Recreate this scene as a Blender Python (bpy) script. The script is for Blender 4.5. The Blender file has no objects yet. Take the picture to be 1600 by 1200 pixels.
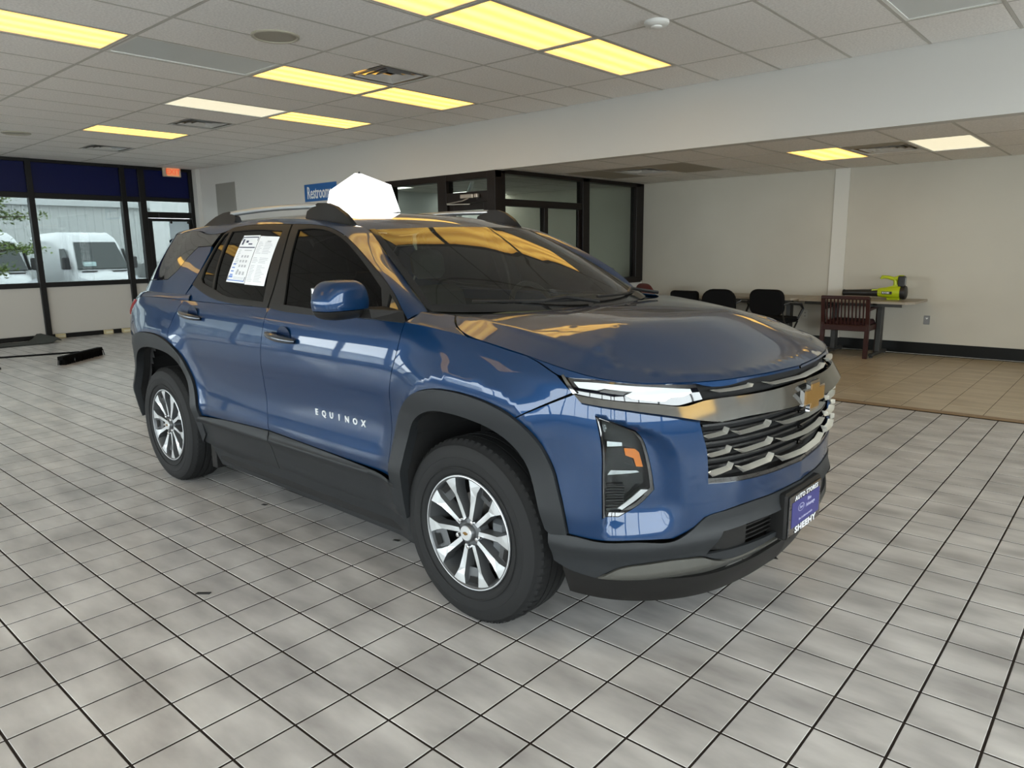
import bpy, bmesh, math, random
import numpy as np
from mathutils import Vector, Matrix
from mathutils.geometry import delaunay_2d_cdt
R = math.radians
random.seed(7)
scene = bpy.context.scene
COL = scene.collection
# ------------------------------------------------------------------ camera
_yaw, _pit, _rol = 0.72314955, 0.18569475, -0.01323238
_cam = bpy.data.cameras.new('camera'); cam = bpy.data.objects.new('camera', _cam); COL.objects.link(cam)
_r = Vector((math.cos(_yaw), math.sin(_yaw), 0))
_w = Vector((-math.sin(_yaw)*math.cos(_pit), math.cos(_yaw)*math.cos(_pit), -math.sin(_pit)))
_u = _r.cross(_w)
_r2 = _r*math.cos(_rol)+_u*math.sin(_rol); _u2 = _u*math.cos(_rol)-_r*math.sin(_rol)
_m = Matrix.Identity(4)
for i in range(3):
    _m[i][0] = _r2[i]; _m[i][1] = _u2[i]; _m[i][2] = -_w[i]
_m[2][3] = 1.444
cam.matrix_world = _m
_cam.sensor_width = 36; _cam.lens = 1131.23/1600*36; _cam.clip_start = .05; _cam.clip_end = 300
scene.camera = cam
# ------------------------------------------------------------------ world, sun, exposure
wd = bpy.data.worlds.new('sky'); scene.world = wd; wd.use_nodes = True
wd.node_tree.nodes['Background'].inputs[0].default_value = (0.90, 0.95, 1.0, 1)
wd.node_tree.nodes['Background'].inputs[1].default_value = 7.0
scene.view_settings.view_transform = 'Standard'; scene.view_settings.look = 'None'
scene.view_settings.gamma = 1; scene.view_settings.use_curve_mapping = False
scene.view_settings.exposure = 1.08
cy = scene.cycles
cy.max_bounces = 8; cy.diffuse_bounces = 5; cy.glossy_bounces = 5; cy.transparent_max_bounces = 16; cy.transmission_bounces = 6
cy.sample_clamp_indirect = 6; cy.caustics_reflective = False; cy.caustics_refractive = False
LAMP = (1.0, .62, .15); LAMP_E = 1.0          # warm ceiling panels
def portal(name, x0, x1, y, z0, z1, rot):
    l = bpy.data.lights.new(name, 'AREA'); l.shape = 'RECTANGLE'; l.cycles.is_portal = True
    l.size = abs(x1-x0); l.size_y = z1-z0
    o = bpy.data.objects.new(name, l); COL.objects.link(o)
    if rot == 'y': o.location = ((x0+x1)/2, y, (z0+z1)/2); o.rotation_euler = (R(90), 0, 0)
    else: o.location = (y, (x0+x1)/2, (z0+z1)/2); o.rotation_euler = (R(90), 0, R(-90))
    return o
XL, XR, YF, YS, YB = -14.35, 5.0, -4.6, 6.94, 10.63   # left glazing, right wall, glazing behind the camera, soffit, back wall
HC, HA, HS = 3.023, 2.45, 2.41
portal('daylight_portal', XL+.2, XR-.2, YF+.12, .7, 2.42, 'y')
po=portal('daylight_portal', YF+.2, 6.8, XR-.10, .7, 2.42, 'x'); po.rotation_euler=(R(90),0,R(90))
portal('daylight_portal', YF+.2, 6.8, XL+.12, .9, 2.4, 'x')
# ------------------------------------------------------------------ helpers
MATS = {}
def mat(name, col, rough=.5, metal=0, coat=0, spec=.5, emit=None, es=0, aniso=0):
    if name in MATS: return MATS[name]
    m = bpy.data.materials.new(name); m.use_nodes = True; b = m.node_tree.nodes['Principled BSDF']
    b.inputs['Base Color'].default_value = (*col, 1); b.inputs['Roughness'].default_value = rough
    b.inputs['Metallic'].default_value = metal; b.inputs['Coat Weight'].default_value = coat
    b.inputs['Coat Roughness'].default_value = .02; b.inputs['Specular IOR Level'].default_value = spec
    if emit: b.inputs['Emission Color'].default_value = (*emit, 1); b.inputs['Emission Strength'].default_value = es
    MATS[name] = m; return m
def noise_col(m, c1, c2, scale, detail=4, coord='Object', stretch=(1,1,1), bump=0, bscale=None, rvar=None, lo=.35, hi=.65):
    nt = m.node_tree; b = nt.nodes['Principled BSDF']; N = nt.nodes.new; L = nt.links.new
    if coord == 'World': src = N('ShaderNodeNewGeometry').outputs['Position']
    else: src = N('ShaderNodeTexCoord').outputs['Object']
    mp = N('ShaderNodeMapping'); mp.inputs['Scale'].default_value = stretch; L(src, mp.inputs['Vector'])
    no = N('ShaderNodeTexNoise'); no.inputs['Scale'].default_value = scale; no.inputs['Detail'].default_value = detail
    L(mp.outputs[0], no.inputs['Vector'])
    cr = N('ShaderNodeValToRGB'); cr.color_ramp.elements[0].position = lo; cr.color_ramp.elements[1].position = hi
    cr.color_ramp.elements[0].color = (*c1, 1); cr.color_ramp.elements[1].color = (*c2, 1)
    L(no.outputs['Fac'], cr.inputs[0]); L(cr.outputs[0], b.inputs['Base Color'])
    if bump:
        n2 = N('ShaderNodeTexNoise'); n2.inputs['Scale'].default_value = bscale or scale*6; n2.inputs['Detail'].default_value = 3
        L(mp.outputs[0], n2.inputs['Vector'])
        bp = N('ShaderNodeBump'); bp.inputs['Strength'].default_value = bump; bp.inputs['Distance'].default_value = .002
        L(n2.outputs['Fac'], bp.inputs['Height']); L(bp.outputs[0], b.inputs['Normal'])
    return cr
def glass(name, tint, ior=1.5, rough=0.0):
    if name in MATS: return MATS[name]
    m = bpy.data.materials.new(name); m.use_nodes = True; nt = m.node_tree; nt.nodes.clear(); N = nt.nodes.new; L = nt.links.new
    o = N('ShaderNodeOutputMaterial'); mx = N('ShaderNodeMixShader'); t = N('ShaderNodeBsdfTransparent'); g = N('ShaderNodeBsdfGlossy'); lw = N('ShaderNodeLayerWeight'); lw.inputs['Blend'].default_value = .5
    f0 = ((ior-1)/(ior+1))**2; pw = N('ShaderNodeMath'); pw.operation = 'POWER'; pw.inputs[1].default_value = 5; f = N('ShaderNodeMath'); f.operation = 'MULTIPLY_ADD'; f.inputs[1].default_value = 1-f0; f.inputs[2].default_value = f0
    L(lw.outputs['Facing'], pw.inputs[0]); L(pw.outputs[0], f.inputs[0])
    t.inputs[0].default_value = (*tint, 1); g.inputs['Roughness'].default_value = rough
    L(f.outputs[0], mx.inputs[0]); L(t.outputs[0], mx.inputs[1]); L(g.outputs[0], mx.inputs[2]); L(mx.outputs[0], o.inputs[0])
    MATS[name] = m; return m
def tag(o, label=None, cat=None, group=None, kind=None):
    if label: o['label'] = label
    if cat: o['category'] = cat
    if group: o['group'] = group
    if kind: o['kind'] = kind
    return o
def empty(name, loc=(0,0,0), rz=0, label=None, cat=None, group=None, kind=None):
    o = bpy.data.objects.new(name, None); COL.objects.link(o); o.location = loc; o.rotation_euler = (0,0,rz)
    o.empty_display_size = .1
    return tag(o, label, cat, group, kind)
class MB:
    def __init__(s): s.v = []; s.f = []; s.m = []
    def add(s, vs, fs, mi=0):
        n = len(s.v); s.v += [tuple(map(float, p)) for p in vs]; s.f += [tuple(i+n for i in f) for f in fs]; s.m += [mi]*len(fs); return s
    def box(s, x0, x1, y0, y1, z0, z1, b=0, mi=0):
        if x0>x1: x0,x1=x1,x0
        if y0>y1: y0,y1=y1,y0
        if z0>z1: z0,z1=z1,z0
        if b <= 0:
            vs = [(x,y,z) for x in (x0,x1) for y in (y0,y1) for z in (z0,z1)]
            return s.add(vs, [(0,1,3,2),(4,6,7,5),(0,4,5,1),(2,3,7,6),(0,2,6,4),(1,5,7,3)], mi)
        b = min(b, (x1-x0)/2.01, (y1-y0)/2.01, (z1-z0)/2.01)
        X=(x0,x1);Y=(y0,y1);Z=(z0,z1);vs=[];idx={}
        for i in (0,1):
            for j in (0,1):
                for k in (0,1):
                    sx=b if i==0 else -b; sy=b if j==0 else -b; sz=b if k==0 else -b
                    idx[i,j,k,'x']=len(vs); vs.append((X[i],Y[j]+sy,Z[k]+sz))
                    idx[i,j,k,'y']=len(vs); vs.append((X[i]+sx,Y[j],Z[k]+sz))
                    idx[i,j,k,'z']=len(vs); vs.append((X[i]+sx,Y[j]+sy,Z[k]))
        fs=[]
        def q(L,flip): fs.append(tuple(L[::-1] if flip else L))
        for i in (0,1): q([idx[i,0,0,'x'],idx[i,1,0,'x'],idx[i,1,1,'x'],idx[i,0,1,'x']], i==0)
        for j in (0,1): q([idx[0,j,0,'y'],idx[1,j,0,'y'],idx[1,j,1,'y'],idx[0,j,1,'y']], j==1)
        for k in (0,1): q([idx[0,0,k,'z'],idx[1,0,k,'z'],idx[1,1,k,'z'],idx[0,1,k,'z']], k==0)
        for i in (0,1):
            for j in (0,1): q([idx[i,j,0,'x'],idx[i,j,0,'y'],idx[i,j,1,'y'],idx[i,j,1,'x']], (i==j))
        for i in (0,1):
            for k in (0,1): q([idx[i,0,k,'x'],idx[i,1,k,'x'],idx[i,1,k,'z'],idx[i,0,k,'z']], (i!=k))
        for j in (0,1):
            for k in (0,1): q([idx[0,j,k,'y'],idx[1,j,k,'y'],idx[1,j,k,'z'],idx[0,j,k,'z']], (j==k))
        for i in (0,1):
            for j in (0,1):
                for k in (0,1): q([idx[i,j,k,'x'],idx[i,j,k,'y'],idx[i,j,k,'z']], (i+j+k)%2==1)
        return s.add(vs, fs, mi)
    def tube(s, pts, r, n=8, cap=True, mi=0):
        pts=[Vector(p) for p in pts]; rs = r if isinstance(r,(list,tuple)) else [r]*len(pts)
        vs=[];fs=[]; up=None
        for i,p in enumerate(pts):
            d=(pts[min(i+1,len(pts)-1)]-pts[max(i-1,0)]).normalized()
            if up is None:
                up=Vector((0,0,1)) if abs(d.z)<.9 else Vector((1,0,0))
            a=d.cross(up).normalized(); b=a.cross(d).normalized(); up=b
            for k in range(n):
                t=2*math.pi*k/n; vs.append(p+a*math.cos(t)*rs[i]+b*math.sin(t)*rs[i])
        for i in range(len(pts)-1):
            for k in range(n):
                k2=(k+1)%n; fs.append((i*n+k,i*n+k2,(i+1)*n+k2,(i+1)*n+k))
        if cap: fs.append(tuple(range(n))[::-1]); fs.append(tuple((len(pts)-1)*n+k for k in range(n)))
        return s.add(vs,fs,mi)
    def bar(s, p0, p1, wx, wy, mi=0, up=(0,0,1)):
        p0=Vector(p0);p1=Vector(p1);d=(p1-p0).normalized();u=Vector(up)
        if abs(d.dot(u))>.95:u=Vector((1,0,0))
        a=d.cross(u).normalized()*wx/2;b=a.cross(d).normalized()*wy/2
        vs=[p+sa*a+sb*b for p in(p0,p1) for sa,sb in((-1,-1),(1,-1),(1,1),(-1,1))]
        return s.add(vs,[(0,1,2,3),(7,6,5,4),(0,4,5,1),(1,5,6,2),(2,6,7,3),(3,7,4,0)],mi)
    def lathe(s, prof, n=32, axis='z', c=(0,0,0), mi=0, closed=False):
        vs=[];fs=[]
        for r,h in prof:
            for k in range(n):
                t=2*math.pi*k/n; a,b=r*math.cos(t),r*math.sin(t)
                p={'z':(a,b,h),'y':(a,h,b),'x':(h,a,b)}[axis]; vs.append((p[0]+c[0],p[1]+c[1],p[2]+c[2]))
        for i in range(len(prof)-1):
            for k in range(n):
                k2=(k+1)%n; q=(i*n+k,i*n+k2,(i+1)*n+k2,(i+1)*n+k); fs.append(q if axis!='y' else q[::-1])
        return s.add(vs,fs,mi)
    def prism(s, poly, h0, h1, plane='xz', mi=0):
        # poly in plane coords, extruded along the third axis
        f={'xz':lambda a,b,h:(a,h,b),'xy':lambda a,b,h:(a,b,h),'yz':lambda a,b,h:(h,a,b)}[plane]
        n=len(poly); vs=[f(a,b,h0) for a,b in poly]+[f(a,b,h1) for a,b in poly]
        fs=[tuple(range(n)),tuple(range(n,2*n))[::-1]]+[(i,(i+1)%n+0,(i+1)%n+n,i+n)[::-1] for i in range(n)]
        return s.add(vs,fs,mi)
    def xf(s, M, start=0):
        s.v[start:]=[tuple(M@Vector(p)) for p in s.v[start:]]; return s
    def build(s, name, m=None, parent=None, smooth=False, loc=None, fixn=True, kind=None, label=None):
        me=bpy.data.meshes.new(name); me.from_pydata(s.v,[],s.f)
        for mm in (m if isinstance(m,(list,tuple)) else [m]): me.materials.append(mm)
        if any(s.m): me.polygons.foreach_set('material_index', s.m)
        if fixn:
            bm=bmesh.new(); bm.from_mesh(me); bmesh.ops.recalc_face_normals(bm, faces=bm.faces); bm.to_mesh(me); bm.free()
        if smooth:
            me.polygons.foreach_set('use_smooth',[True]*len(me.polygons)); me.update()
            if smooth is not True: me.set_sharp_from_angle(angle=R(smooth))
        o=bpy.data.objects.new(name,me); COL.objects.link(o)
        if parent: o.parent=parent
        if loc: o.location=loc
        if kind: o['kind']=kind
        if label: o['label']=label
        return o
def text_obj(body, size, ext, m, name, parent, M, align='CENTER', bold=0, sx=1, shear=0, spacing=1):
    c=bpy.data.curves.new(name,'FONT'); c.body=body; c.size=size; c.extrude=ext; c.align_x=align; c.align_y='CENTER'
    c.offset=bold; c.resolution_u=2; c.shear=shear; c.space_character=spacing
    o=bpy.data.objects.new(name,c); COL.objects.link(o)
    dg=bpy.context.evaluated_depsgraph_get(); me=bpy.data.meshes.new_from_object(o.evaluated_get(dg))
    COL.objects.unlink(o); bpy.data.objects.remove(o)
    me.transform(Matrix.Diagonal((sx,1,1,1))); me.transform(M); me.materials.clear(); me.materials.append(m); me.name=name
    o=bpy.data.objects.new(name,me); COL.objects.link(o)
    if parent: o.parent=parent
    return o
def frame_m(origin, xdir, ydir):
    x=Vector(xdir).normalized(); y=Vector(ydir).normalized(); z=x.cross(y).normalized(); y=z.cross(x)
    M=Matrix.Identity(4)
    for i in range(3): M[i][0]=x[i];M[i][1]=y[i];M[i][2]=z[i];M[i][3]=origin[i]
    return M
def copy_tree(o, parent=None):
    c=o.copy(); COL.objects.link(c); c.parent=parent
    for ch in list(o.children): copy_tree(ch,c)
    return c
# ------------------------------------------------------------------ materials
M_wall=mat('wall_paint',(.56,.545,.51),.6); noise_col(M_wall,(.47,.44,.37),(.52,.49,.415),.8,3,'World')
M_soff=mat('soffit_paint',(.58,.57,.54),.55)
M_black=mat('black_frame',(.005,.0045,.004),.4,spec=.25)
M_bronze=mat('bronze_frame',(.008,.005,.004),.4,spec=.25)
M_blue=mat('blue_panel',(.001,.004,.05),.4,spec=.2)
M_kick=mat('kick_panel',(.50,.475,.43),.55)
M_ceil=mat('ceiling_panel_fibre',(.80,.78,.755),.9,spec=.1); noise_col(M_ceil,(.78,.76,.735),(.90,.88,.85),60,2,'World',bump=.4,bscale=150)
M_ceil2=mat('ceiling_panel_stained',(.42,.39,.33),.9,spec=.1)
M_grid=mat('ceiling_grid_metal',(.50,.48,.44),.5)
M_tile=mat('floor_tile_glaze',(.5,.5,.48),.3)
cr=noise_col(M_tile,(.29,.278,.268),(.55,.532,.512),2.6,6,'World',stretch=(1,2.6,1),lo=.3,hi=.72)
M_tile.node_tree.nodes['Principled BSDF'].inputs['Specular IOR Level'].default_value=.45
M_tile.node_tree.nodes['Principled BSDF'].inputs['Roughness'].default_value=.30
M_grout=mat('grout',(.022,.017,.014),.9,spec=.1)
M_beige=mat('beige_tile',(.45,.38,.27),.3); noise_col(M_beige,(.36,.29,.19),(.50,.42,.30),2.2,6,'World',stretch=(1,3,1),lo=.3,hi=.7)
M_strip=mat('threshold_wood',(.22,.14,.07),.4)
M_base=mat('black_baseboard',(.005,.0055,.005),.45,spec=.25)
M_lens=mat('lamp_lens',(.9,.8,.5),.4,emit=LAMP,es=LAMP_E)
def lamp_tubes(m,c1,c2,e1,e2):
    nt=m.node_tree; b=nt.nodes['Principled BSDF']; N=nt.nodes.new; L=nt.links.new
    tc=N('ShaderNodeTexCoord'); sp=N('ShaderNodeSeparateXYZ'); L(tc.outputs['Object'],sp.inputs[0])
    mu_=N('ShaderNodeMath'); mu_.operation='MULTIPLY'; mu_.inputs[1].default_value=36; L(sp.outputs['X'],mu_.inputs[0])
    co=N('ShaderNodeMath'); co.operation='COSINE'; L(mu_.outputs[0],co.inputs[0])
    mr=N('ShaderNodeMapRange'); mr.inputs[1].default_value=-1; mr.inputs[2].default_value=1; L(co.outputs[0],mr.inputs[0])
    mx=N('ShaderNodeMix'); mx.data_type='RGBA'; L(mr.outputs[0],mx.inputs[0]); mx.inputs[6].default_value=(*c2,1); mx.inputs[7].default_value=(*c1,1); L(mx.outputs[2],b.inputs['Emission Color'])
    me=N('ShaderNodeMapRange'); me.inputs[3].default_value=e2; me.inputs[4].default_value=e1; L(mr.outputs[0],me.inputs[0]); L(me.outputs[0],b.inputs['Emission Strength'])
lamp_tubes(M_lens,(1,.60,.115),(1,.50,.085),1.4,.85)
M_lens_w=mat('lamp_lens_white',(.9,.9,.85),.4,emit=(1,.90,.62),es=.36)
M_lens_fill=mat('lamp_lens_office_fill',(.9,.9,.85),.4,emit=(.95,1,.92),es=2.2)  # lens of the fill lights added to lift the dark office
M_lens_off=mat('lamp_lens_unlit',(.62,.64,.62),.3)
M_chrome=mat('chrome',(.75,.76,.78),.06,1)
M_alu=mat('brushed_aluminium',(.62,.64,.66),.3,1)
M_white=mat('white_plastic',(.75,.75,.72),.4)
M_glass=glass('tinted_window_glass',(.29,.31,.305),1.45)
M_clear=glass('clear_window_glass',(.88,.90,.89),1.45)
M_oglass=glass('office_glass',(.80,.83,.81),1.45)
M_asph=mat('asphalt',(.22,.22,.22),.9); 
# ------------------------------------------------------------------ floor
G=.2032; GX0=-1.03335; GY0=1.86779
floor=MB().box(XL-.1,XR+.1,YF-.1,6.98,-.12,-.0016).build('floor',M_grout); tag(floor,kind='structure')
tw=(G-.0078)/2
def tile_mesh(h,b,name,m,z0=-.006):
    vs=[(-h,-h,z0),(h,-h,z0),(h,h,z0),(-h,h,z0),(-h,-h,-.0012),(h,-h,-.0012),(h,h,-.0012),(-h,h,-.0012),(-h+b,-h+b,0),(h-b,-h+b,0),(h-b,h-b,0),(-h+b,h-b,0)]
    fs=[(8,9,10,11)]+[(i,(i+1)%4,4+(i+1)%4,4+i) for i in range(4)]+[(4+i,4+(i+1)%4,8+(i+1)%4,8+i) for i in range(4)]
    me=bpy.data.meshes.new(name); me.from_pydata(vs,[],fs); me.materials.append(m); return me,vs,fs
def inview(x,y,z=0,marg=.03):
    p=Vector((x,y,z-1.444)); d=p.dot(_w)
    if d<.3: return None
    a=p.dot(_r2)/d*1131.23/1600; b=p.dot(_u2)/d*1131.23/1600
    return d if abs(a)<.5+marg and abs(b)<.375+marg else None
def lay_tiles(par,pitch,half,x0,y0,xa,xb,ya,yb,m,nparts,name):
    me,vs,fs=tile_mesh(half,.0018,name,m)
    cells=[]
    i0=math.ceil((xa-x0)/pitch); i1=math.floor((xb-x0)/pitch); j0=math.ceil((ya-y0)/pitch); j1=math.floor((yb-y0)/pitch)
    for i in range(i0,i1):
        for j in range(j0,j1):
            x=x0+(i+.5)*pitch; y=y0+(j+.5)*pitch; d=inview(x,y)
            hid=(-5.55<x<-.98 and 1.98<y<3.6)
            cells.append((d if d and not hid else 1e3+abs(x)+abs(y),x,y))
    cells.sort()
    rng=random.Random(3)
    for d,x,y in cells[:nparts]:
        o=bpy.data.objects.new(name,me); COL.objects.link(o); o.parent=par; o.location=(x,y,0)
        o.rotation_euler=(rng.uniform(-.0012,.0012),rng.uniform(-.0012,.0012),0)
    V=[];F=[];n=0
    base=np.array(vs)
    for d,x,y in cells[nparts:]:
        ax=rng.uniform(-.0012,.0012); ay=rng.uniform(-.0012,.0012)
        q=base+np.array([x,y,0]); q[:,2]+=base[:,0]*ax+base[:,1]*ay
        V.append(q); F+= [tuple(k+n for k in f) for f in fs]; n+=len(vs)
    me2=bpy.data.meshes.new(name+'s'); me2.from_pydata(np.concatenate(V).tolist(),[],F); me2.materials.append(m)
    o=bpy.data.objects.new('distant_floor_tiles',me2); COL.objects.link(o); o.parent=par; o['kind']='stuff'
lay_tiles(floor,G,tw,GX0,GY0,XL,XR,YF,6.98,M_tile,300,'floor_tile')
floor2=MB().box(-6.5,XR+.1,6.98,YB+.1,-.12,-.0016).build('floor',M_grout); tag(floor2,kind='structure')
lay_tiles(floor2,.3155,.1555,-1.907,7.082,-6.5,XR,7.06,YB+.05,M_beige,110,'beige_floor_tile')
MB().box(-6.5,XR,6.985,7.075,-.003,.006,.003).build('threshold_strip',M_strip,floor2)
# ------------------------------------------------------------------ ceiling
ceil=MB().box(XL-.2,XR+.2,YF-.2,YS+.3,HC+.10,HC+.16).build('ceiling',M_grid); tag(ceil,kind='structure')
PX=.6096; X0=-.96; Y0=6.13; PY=1.2192
lights_on={}
def cx(k): return X0-PX*k          # right edge of cell k is cx(k), left edge cx(k+1)
for yk in (0,1,2): lights_on[(4,yk)]='on'
lights_on.update({(8,0):'on',(8,1):'on',(8,2):'off',(8,3):'on',(11,0):'on',(11,1):'pale',(15,1):'on',(0,0):'off',(15,4):'on',(11,4):'on',(-5,0):'on',(-5,2):'on',(-5,4):'on',(0,4):'on',(4,5):'on',(8,6):'on',(-5,6):'on',(15,6):'on',(19,3):'off'})
vents={(7,1),(13,1),(18,1)}
npan=0; pan=None; rest=MB(); bars=MB()
def panel_shape(mb,x0,x1,y0,y1,z):
    g=.011; e=.004
    a=[(x0+g,y0+g),(x1-g,y0+g),(x1-g,y1-g),(x0+g,y1-g)]; b=[(x0+g+e,y0+g+e),(x1-g-e,y0+g+e),(x1-g-e,y1-g-e),(x0+g+e,y1-g-e)]
    vs=[(p[0],p[1],z+.012) for p in a]+[(p[0],p[1],z-.001) for p in a]+[(p[0],p[1],z-.005) for p in b]
    mb.add(vs,[(8,11,10,9)]+[(i,4+i,4+(i+1)%4,(i+1)%4) for i in range(4)]+[(4+i,8+i,8+(i+1)%4,4+(i+1)%4) for i in range(4)])
def make_panel(x0,x1,y0,y1,z,par,m=None):
    mb=MB(); w,h=(x1-x0),(y1-y0); key=(round(w,3),round(h,3),(m or M_ceil).name)
    if key not in PM:
        panel_shape(mb,-w/2,w/2,-h/2,h/2,0); me=bpy.data.meshes.new('ceiling_panel'); me.from_pydata(mb.v,[],mb.f); me.materials.append(m or M_ceil); PM[key]=me
    o=bpy.data.objects.new('ceiling_panel',PM[key]); COL.objects.link(o); o.parent=par; o.location=((x0+x1)/2,(y0+y1)/2,z)
    rr=random.Random(int(x0*100)+int(y0*7)); o.rotation_euler=(rr.uniform(-.0015,.0015),rr.uniform(-.003,.003),0); return o
PM={}
def light_fixture(x0,x1,y0,y1,z,state,label,group='recessed ceiling lights'):
    t=empty('ceiling_light',((x0+x1)/2,(y0+y1)/2,z),label=label,cat='ceiling light',group=group); w=(x1-x0)/2; h=(y1-y0)/2
    MB().box(-w+.012,w-.012,-h+.012,-h+.035,-.004,.05).box(-w+.012,w-.012,h-.035,h-.012,-.004,.05).box(-w+.012,-w+.035,-h+.035,h-.035,-.004,.05).box(w-.035,w-.012,-h+.035,h-.035,-.004,.05).build('frame',M_white if state!='on' else M_grid,t)
    mm={'on':M_lens,'pale':M_lens_w,'off':M_lens_off,'office':M_lens_fill}[state]
    MB().box(-w+.035,w-.035,-h+.035,h-.035,.002,.02).build('diffuser',mm,t)
    return t
def vent(x0,x1,y0,y1,z,label,cat='vent'):
    t=empty('ceiling_vent',((x0+x1)/2,(y0+y1)/2,z),label=label,cat=cat,group='square ceiling air vents'); h=(x1-x0)/2-.012
    MB().box(-h,h,-h,h,.10,.11).build('backing',mat('vent_dark',(.01,.01,.01),.8),t)
    for k in range(4):
        a=h-.004-k*.066; b=a-.020; z0=-.004+k*.003; z1=z0+.020
        mb=MB()
        vs=[(-a,-a,z0),(a,-a,z0),(a,a,z0),(-a,a,z0),(-b,-b,z1),(b,-b,z1),(b,b,z1),(-b,b,z1)]
        if k==0: vs=[(-a,-a,z0),(a,-a,z0),(a,a,z0),(-a,a,z0),(-b,-b,z0+.003),(b,-b,z0+.003),(b,b,z0+.003),(-b,b,z0+.003)]
        mb.add(vs,[(i,(i+1)%4,4+(i+1)%4,4+i) for i in range(4)])
        mb.add([(p[0],p[1],p[2]+.003) for p in vs],[(i,(i+1)%4,4+(i+1)%4,4+i) for i in range(4)])
        mb.build('louvre',mat('vent_metal',(.66,.66,.64),.35,.3),t)
    return t
LN={(4,0):'lit yellow ceiling light nearest the soffit, above the car bonnet',(4,1):'largest lit ceiling light, top centre of the photo, middle of its row',(4,2):'lit ceiling light cut off by the top edge, left of the largest one',
 (8,0):'lit ceiling light touching the bright-louvred vent at its right end',(8,1):'lit ceiling light touching the square vent with bright louvres',(8,2):'unlit grey ceiling light between two lit ones, left of the round speaker',(8,3):'lit yellow ceiling light at the left edge of the photo',
 (11,0):'narrow lit ceiling light beside the pale one, closer to the white wall',(11,1):'pale half-dim ceiling light in front of the second vent',(15,1):'farthest lit ceiling light, near the blue panels',(0,0):'large unlit grey ceiling light at the top right'}
for k in range(-10,22):
    xa,xb=cx(k+1),cx(k)
    for j in range(-1,9):
        y1=Y0-PY*j; y0=y1-PY
        if j==-1: y0=Y0; y1=YS
        y0=max(y0,YF); 
        if y1-y0<.1: continue
        x0=max(xa,XL); x1=min(xb,XR)
        if x1-x0<.1: continue
        st=lights_on.get((k,j))
        if st and j>=0:
            light_fixture(x0,x1,y0,y1,HC,st,LN.get((k,j),'ceiling light outside the photo, beside or behind the camera'),'recessed ceiling lights' if (k,j) in LN else 'ceiling lights outside the photo'); continue
        if (k,j) in vents:
            vent(x0,x1,y0+.0,y0+PX,HC,'x') if False else None
            vent(x0,x1,y1-PX-.0,y1,HC,{7:'square ceiling vent with bright louvres beside two lit lights',13:'square ceiling vent in front of the pale light, second from the camera',18:'farthest square ceiling vent, close to the blue panels'}[k])
            y1=y1-PX
            make_panel(x0,x1,y0,y1,HC,ceil); continue
        vis=inview((x0+x1)/2,(y0+y1)/2,HC,.08) is not None
        if vis: make_panel(x0,x1,y0,y1,HC,ceil); npan+=1
        else: panel_shape(rest,x0,x1,y0,y1,HC)
o=rest.build('ceiling_panels_behind_camera',M_ceil,ceil); o['kind']='stuff'
for k in range(-10,23):
    x=cx(k); bars.box(x-.012,x+.012,YF,YS,HC-.006,HC+.001).box(x-.002,x+.002,YF,YS,HC,HC+.04)
for j in range(0,10):
    y=Y0-PY*j; bars.box(XL,XR,y-.012,y+.012,HC-.0062,HC+.001).box(XL,XR,y-.002,y+.002,HC,HC+.04)
bars.build('ceiling_grid',M_grid,ceil)
# alcove ceiling
ceil2=MB().box(-12,XR+.2,YS+.16,YB+.2,HA+.1,HA+.16).build('ceiling',M_grid); tag(ceil2,kind='structure')
AX=-.83; bars=MB()
al={(-1,1):'pale',(1,1):'pale',(3,1):'on'}
for k in range(-10,19):
    x1=AX-PX*k; x0=x1-PX
    for j,(y0,y1) in enumerate([(7.09,8.28),(8.28,9.50),(9.50,YB)]):
        if k==1 and j==1: light_fixture(x0,x1,y0,y1,HA,'pale','white ceiling light over the alcove at the right edge of the photo'); continue
        if k==3 and j==1: light_fixture(x0,x1,y0,y1,HA,'on','only yellow ceiling light over the beige tiled alcove'); continue
        if k==14 and j in(0,2): light_fixture(x0,x1,y0,y1,HA,'office','unseen white fill light added to brighten the glass-fronted office','added office fill lights'); continue  # added fill, out of sight behind the soffit, brightens the office interior
        if k==-4 and j==1: light_fixture(x0,x1,y0,y1,HA,'on','alcove ceiling light outside the photo'); continue
        if (k,j) in((2,1),(7,1)):
            vent(x0,x1,8.59,9.20,HA,'square alcove ceiling vent between the yellow and white lights' if k==2 else 'square alcove ceiling vent nearest the office glass')
            make_panel(x0,x1,8.28,8.59,HA,ceil2,M_ceil2); make_panel(x0,x1,9.20,9.50,HA,ceil2); continue
        make_panel(x0,x1,y0,y1,HA,ceil2,M_ceil2 if (k,j) in((8,1),(6,1)) else None)
    bars.box(x1-.012,x1+.012,7.09,YB,HA-.006,HA+.001)
for y in(8.28,9.5): bars.box(-12,XR,y-.012,y+.012,HA-.0062,HA+.001)
bars.build('ceiling_grid',M_grid,ceil2)
# round speaker covers and smoke detector
def round_cover(x,y,r,label):
    t=empty('ceiling_speaker',(x,y,HC-.005),label=label,cat='speaker',group='round ceiling speakers')
    MB().lathe([(r,0),(r,-.008),(r*.93,-.014),(r*.88,-.010),(r*.86,-.004)],40).build('rim',mat('cream_plastic',(.42,.39,.31),.4),t,smooth=30)
    MB().lathe([(r*.87,-.004),(r*.5,-.008),(.001,-.010)],40).build('grille',mat('cream_plastic2',(.36,.335,.27),.5),t,smooth=True)
round_cover(-5.12,3.19,.175,'round cream ceiling speaker near the top of the photo')
round_cover(-11.47,3.2,.17,'round cream ceiling speaker far left, above the blue panels')
t=empty('smoke_detector',(-2.87,4.86,HC-.006),label='white round smoke detector on the ceiling at top right of the lit lights',cat='smoke detector')
MB().lathe([(.001,0),(.088,0),(.088,-.018),(.075,-.03),(.04,-.034)],32).build('base',M_white,t,smooth=40)
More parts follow.
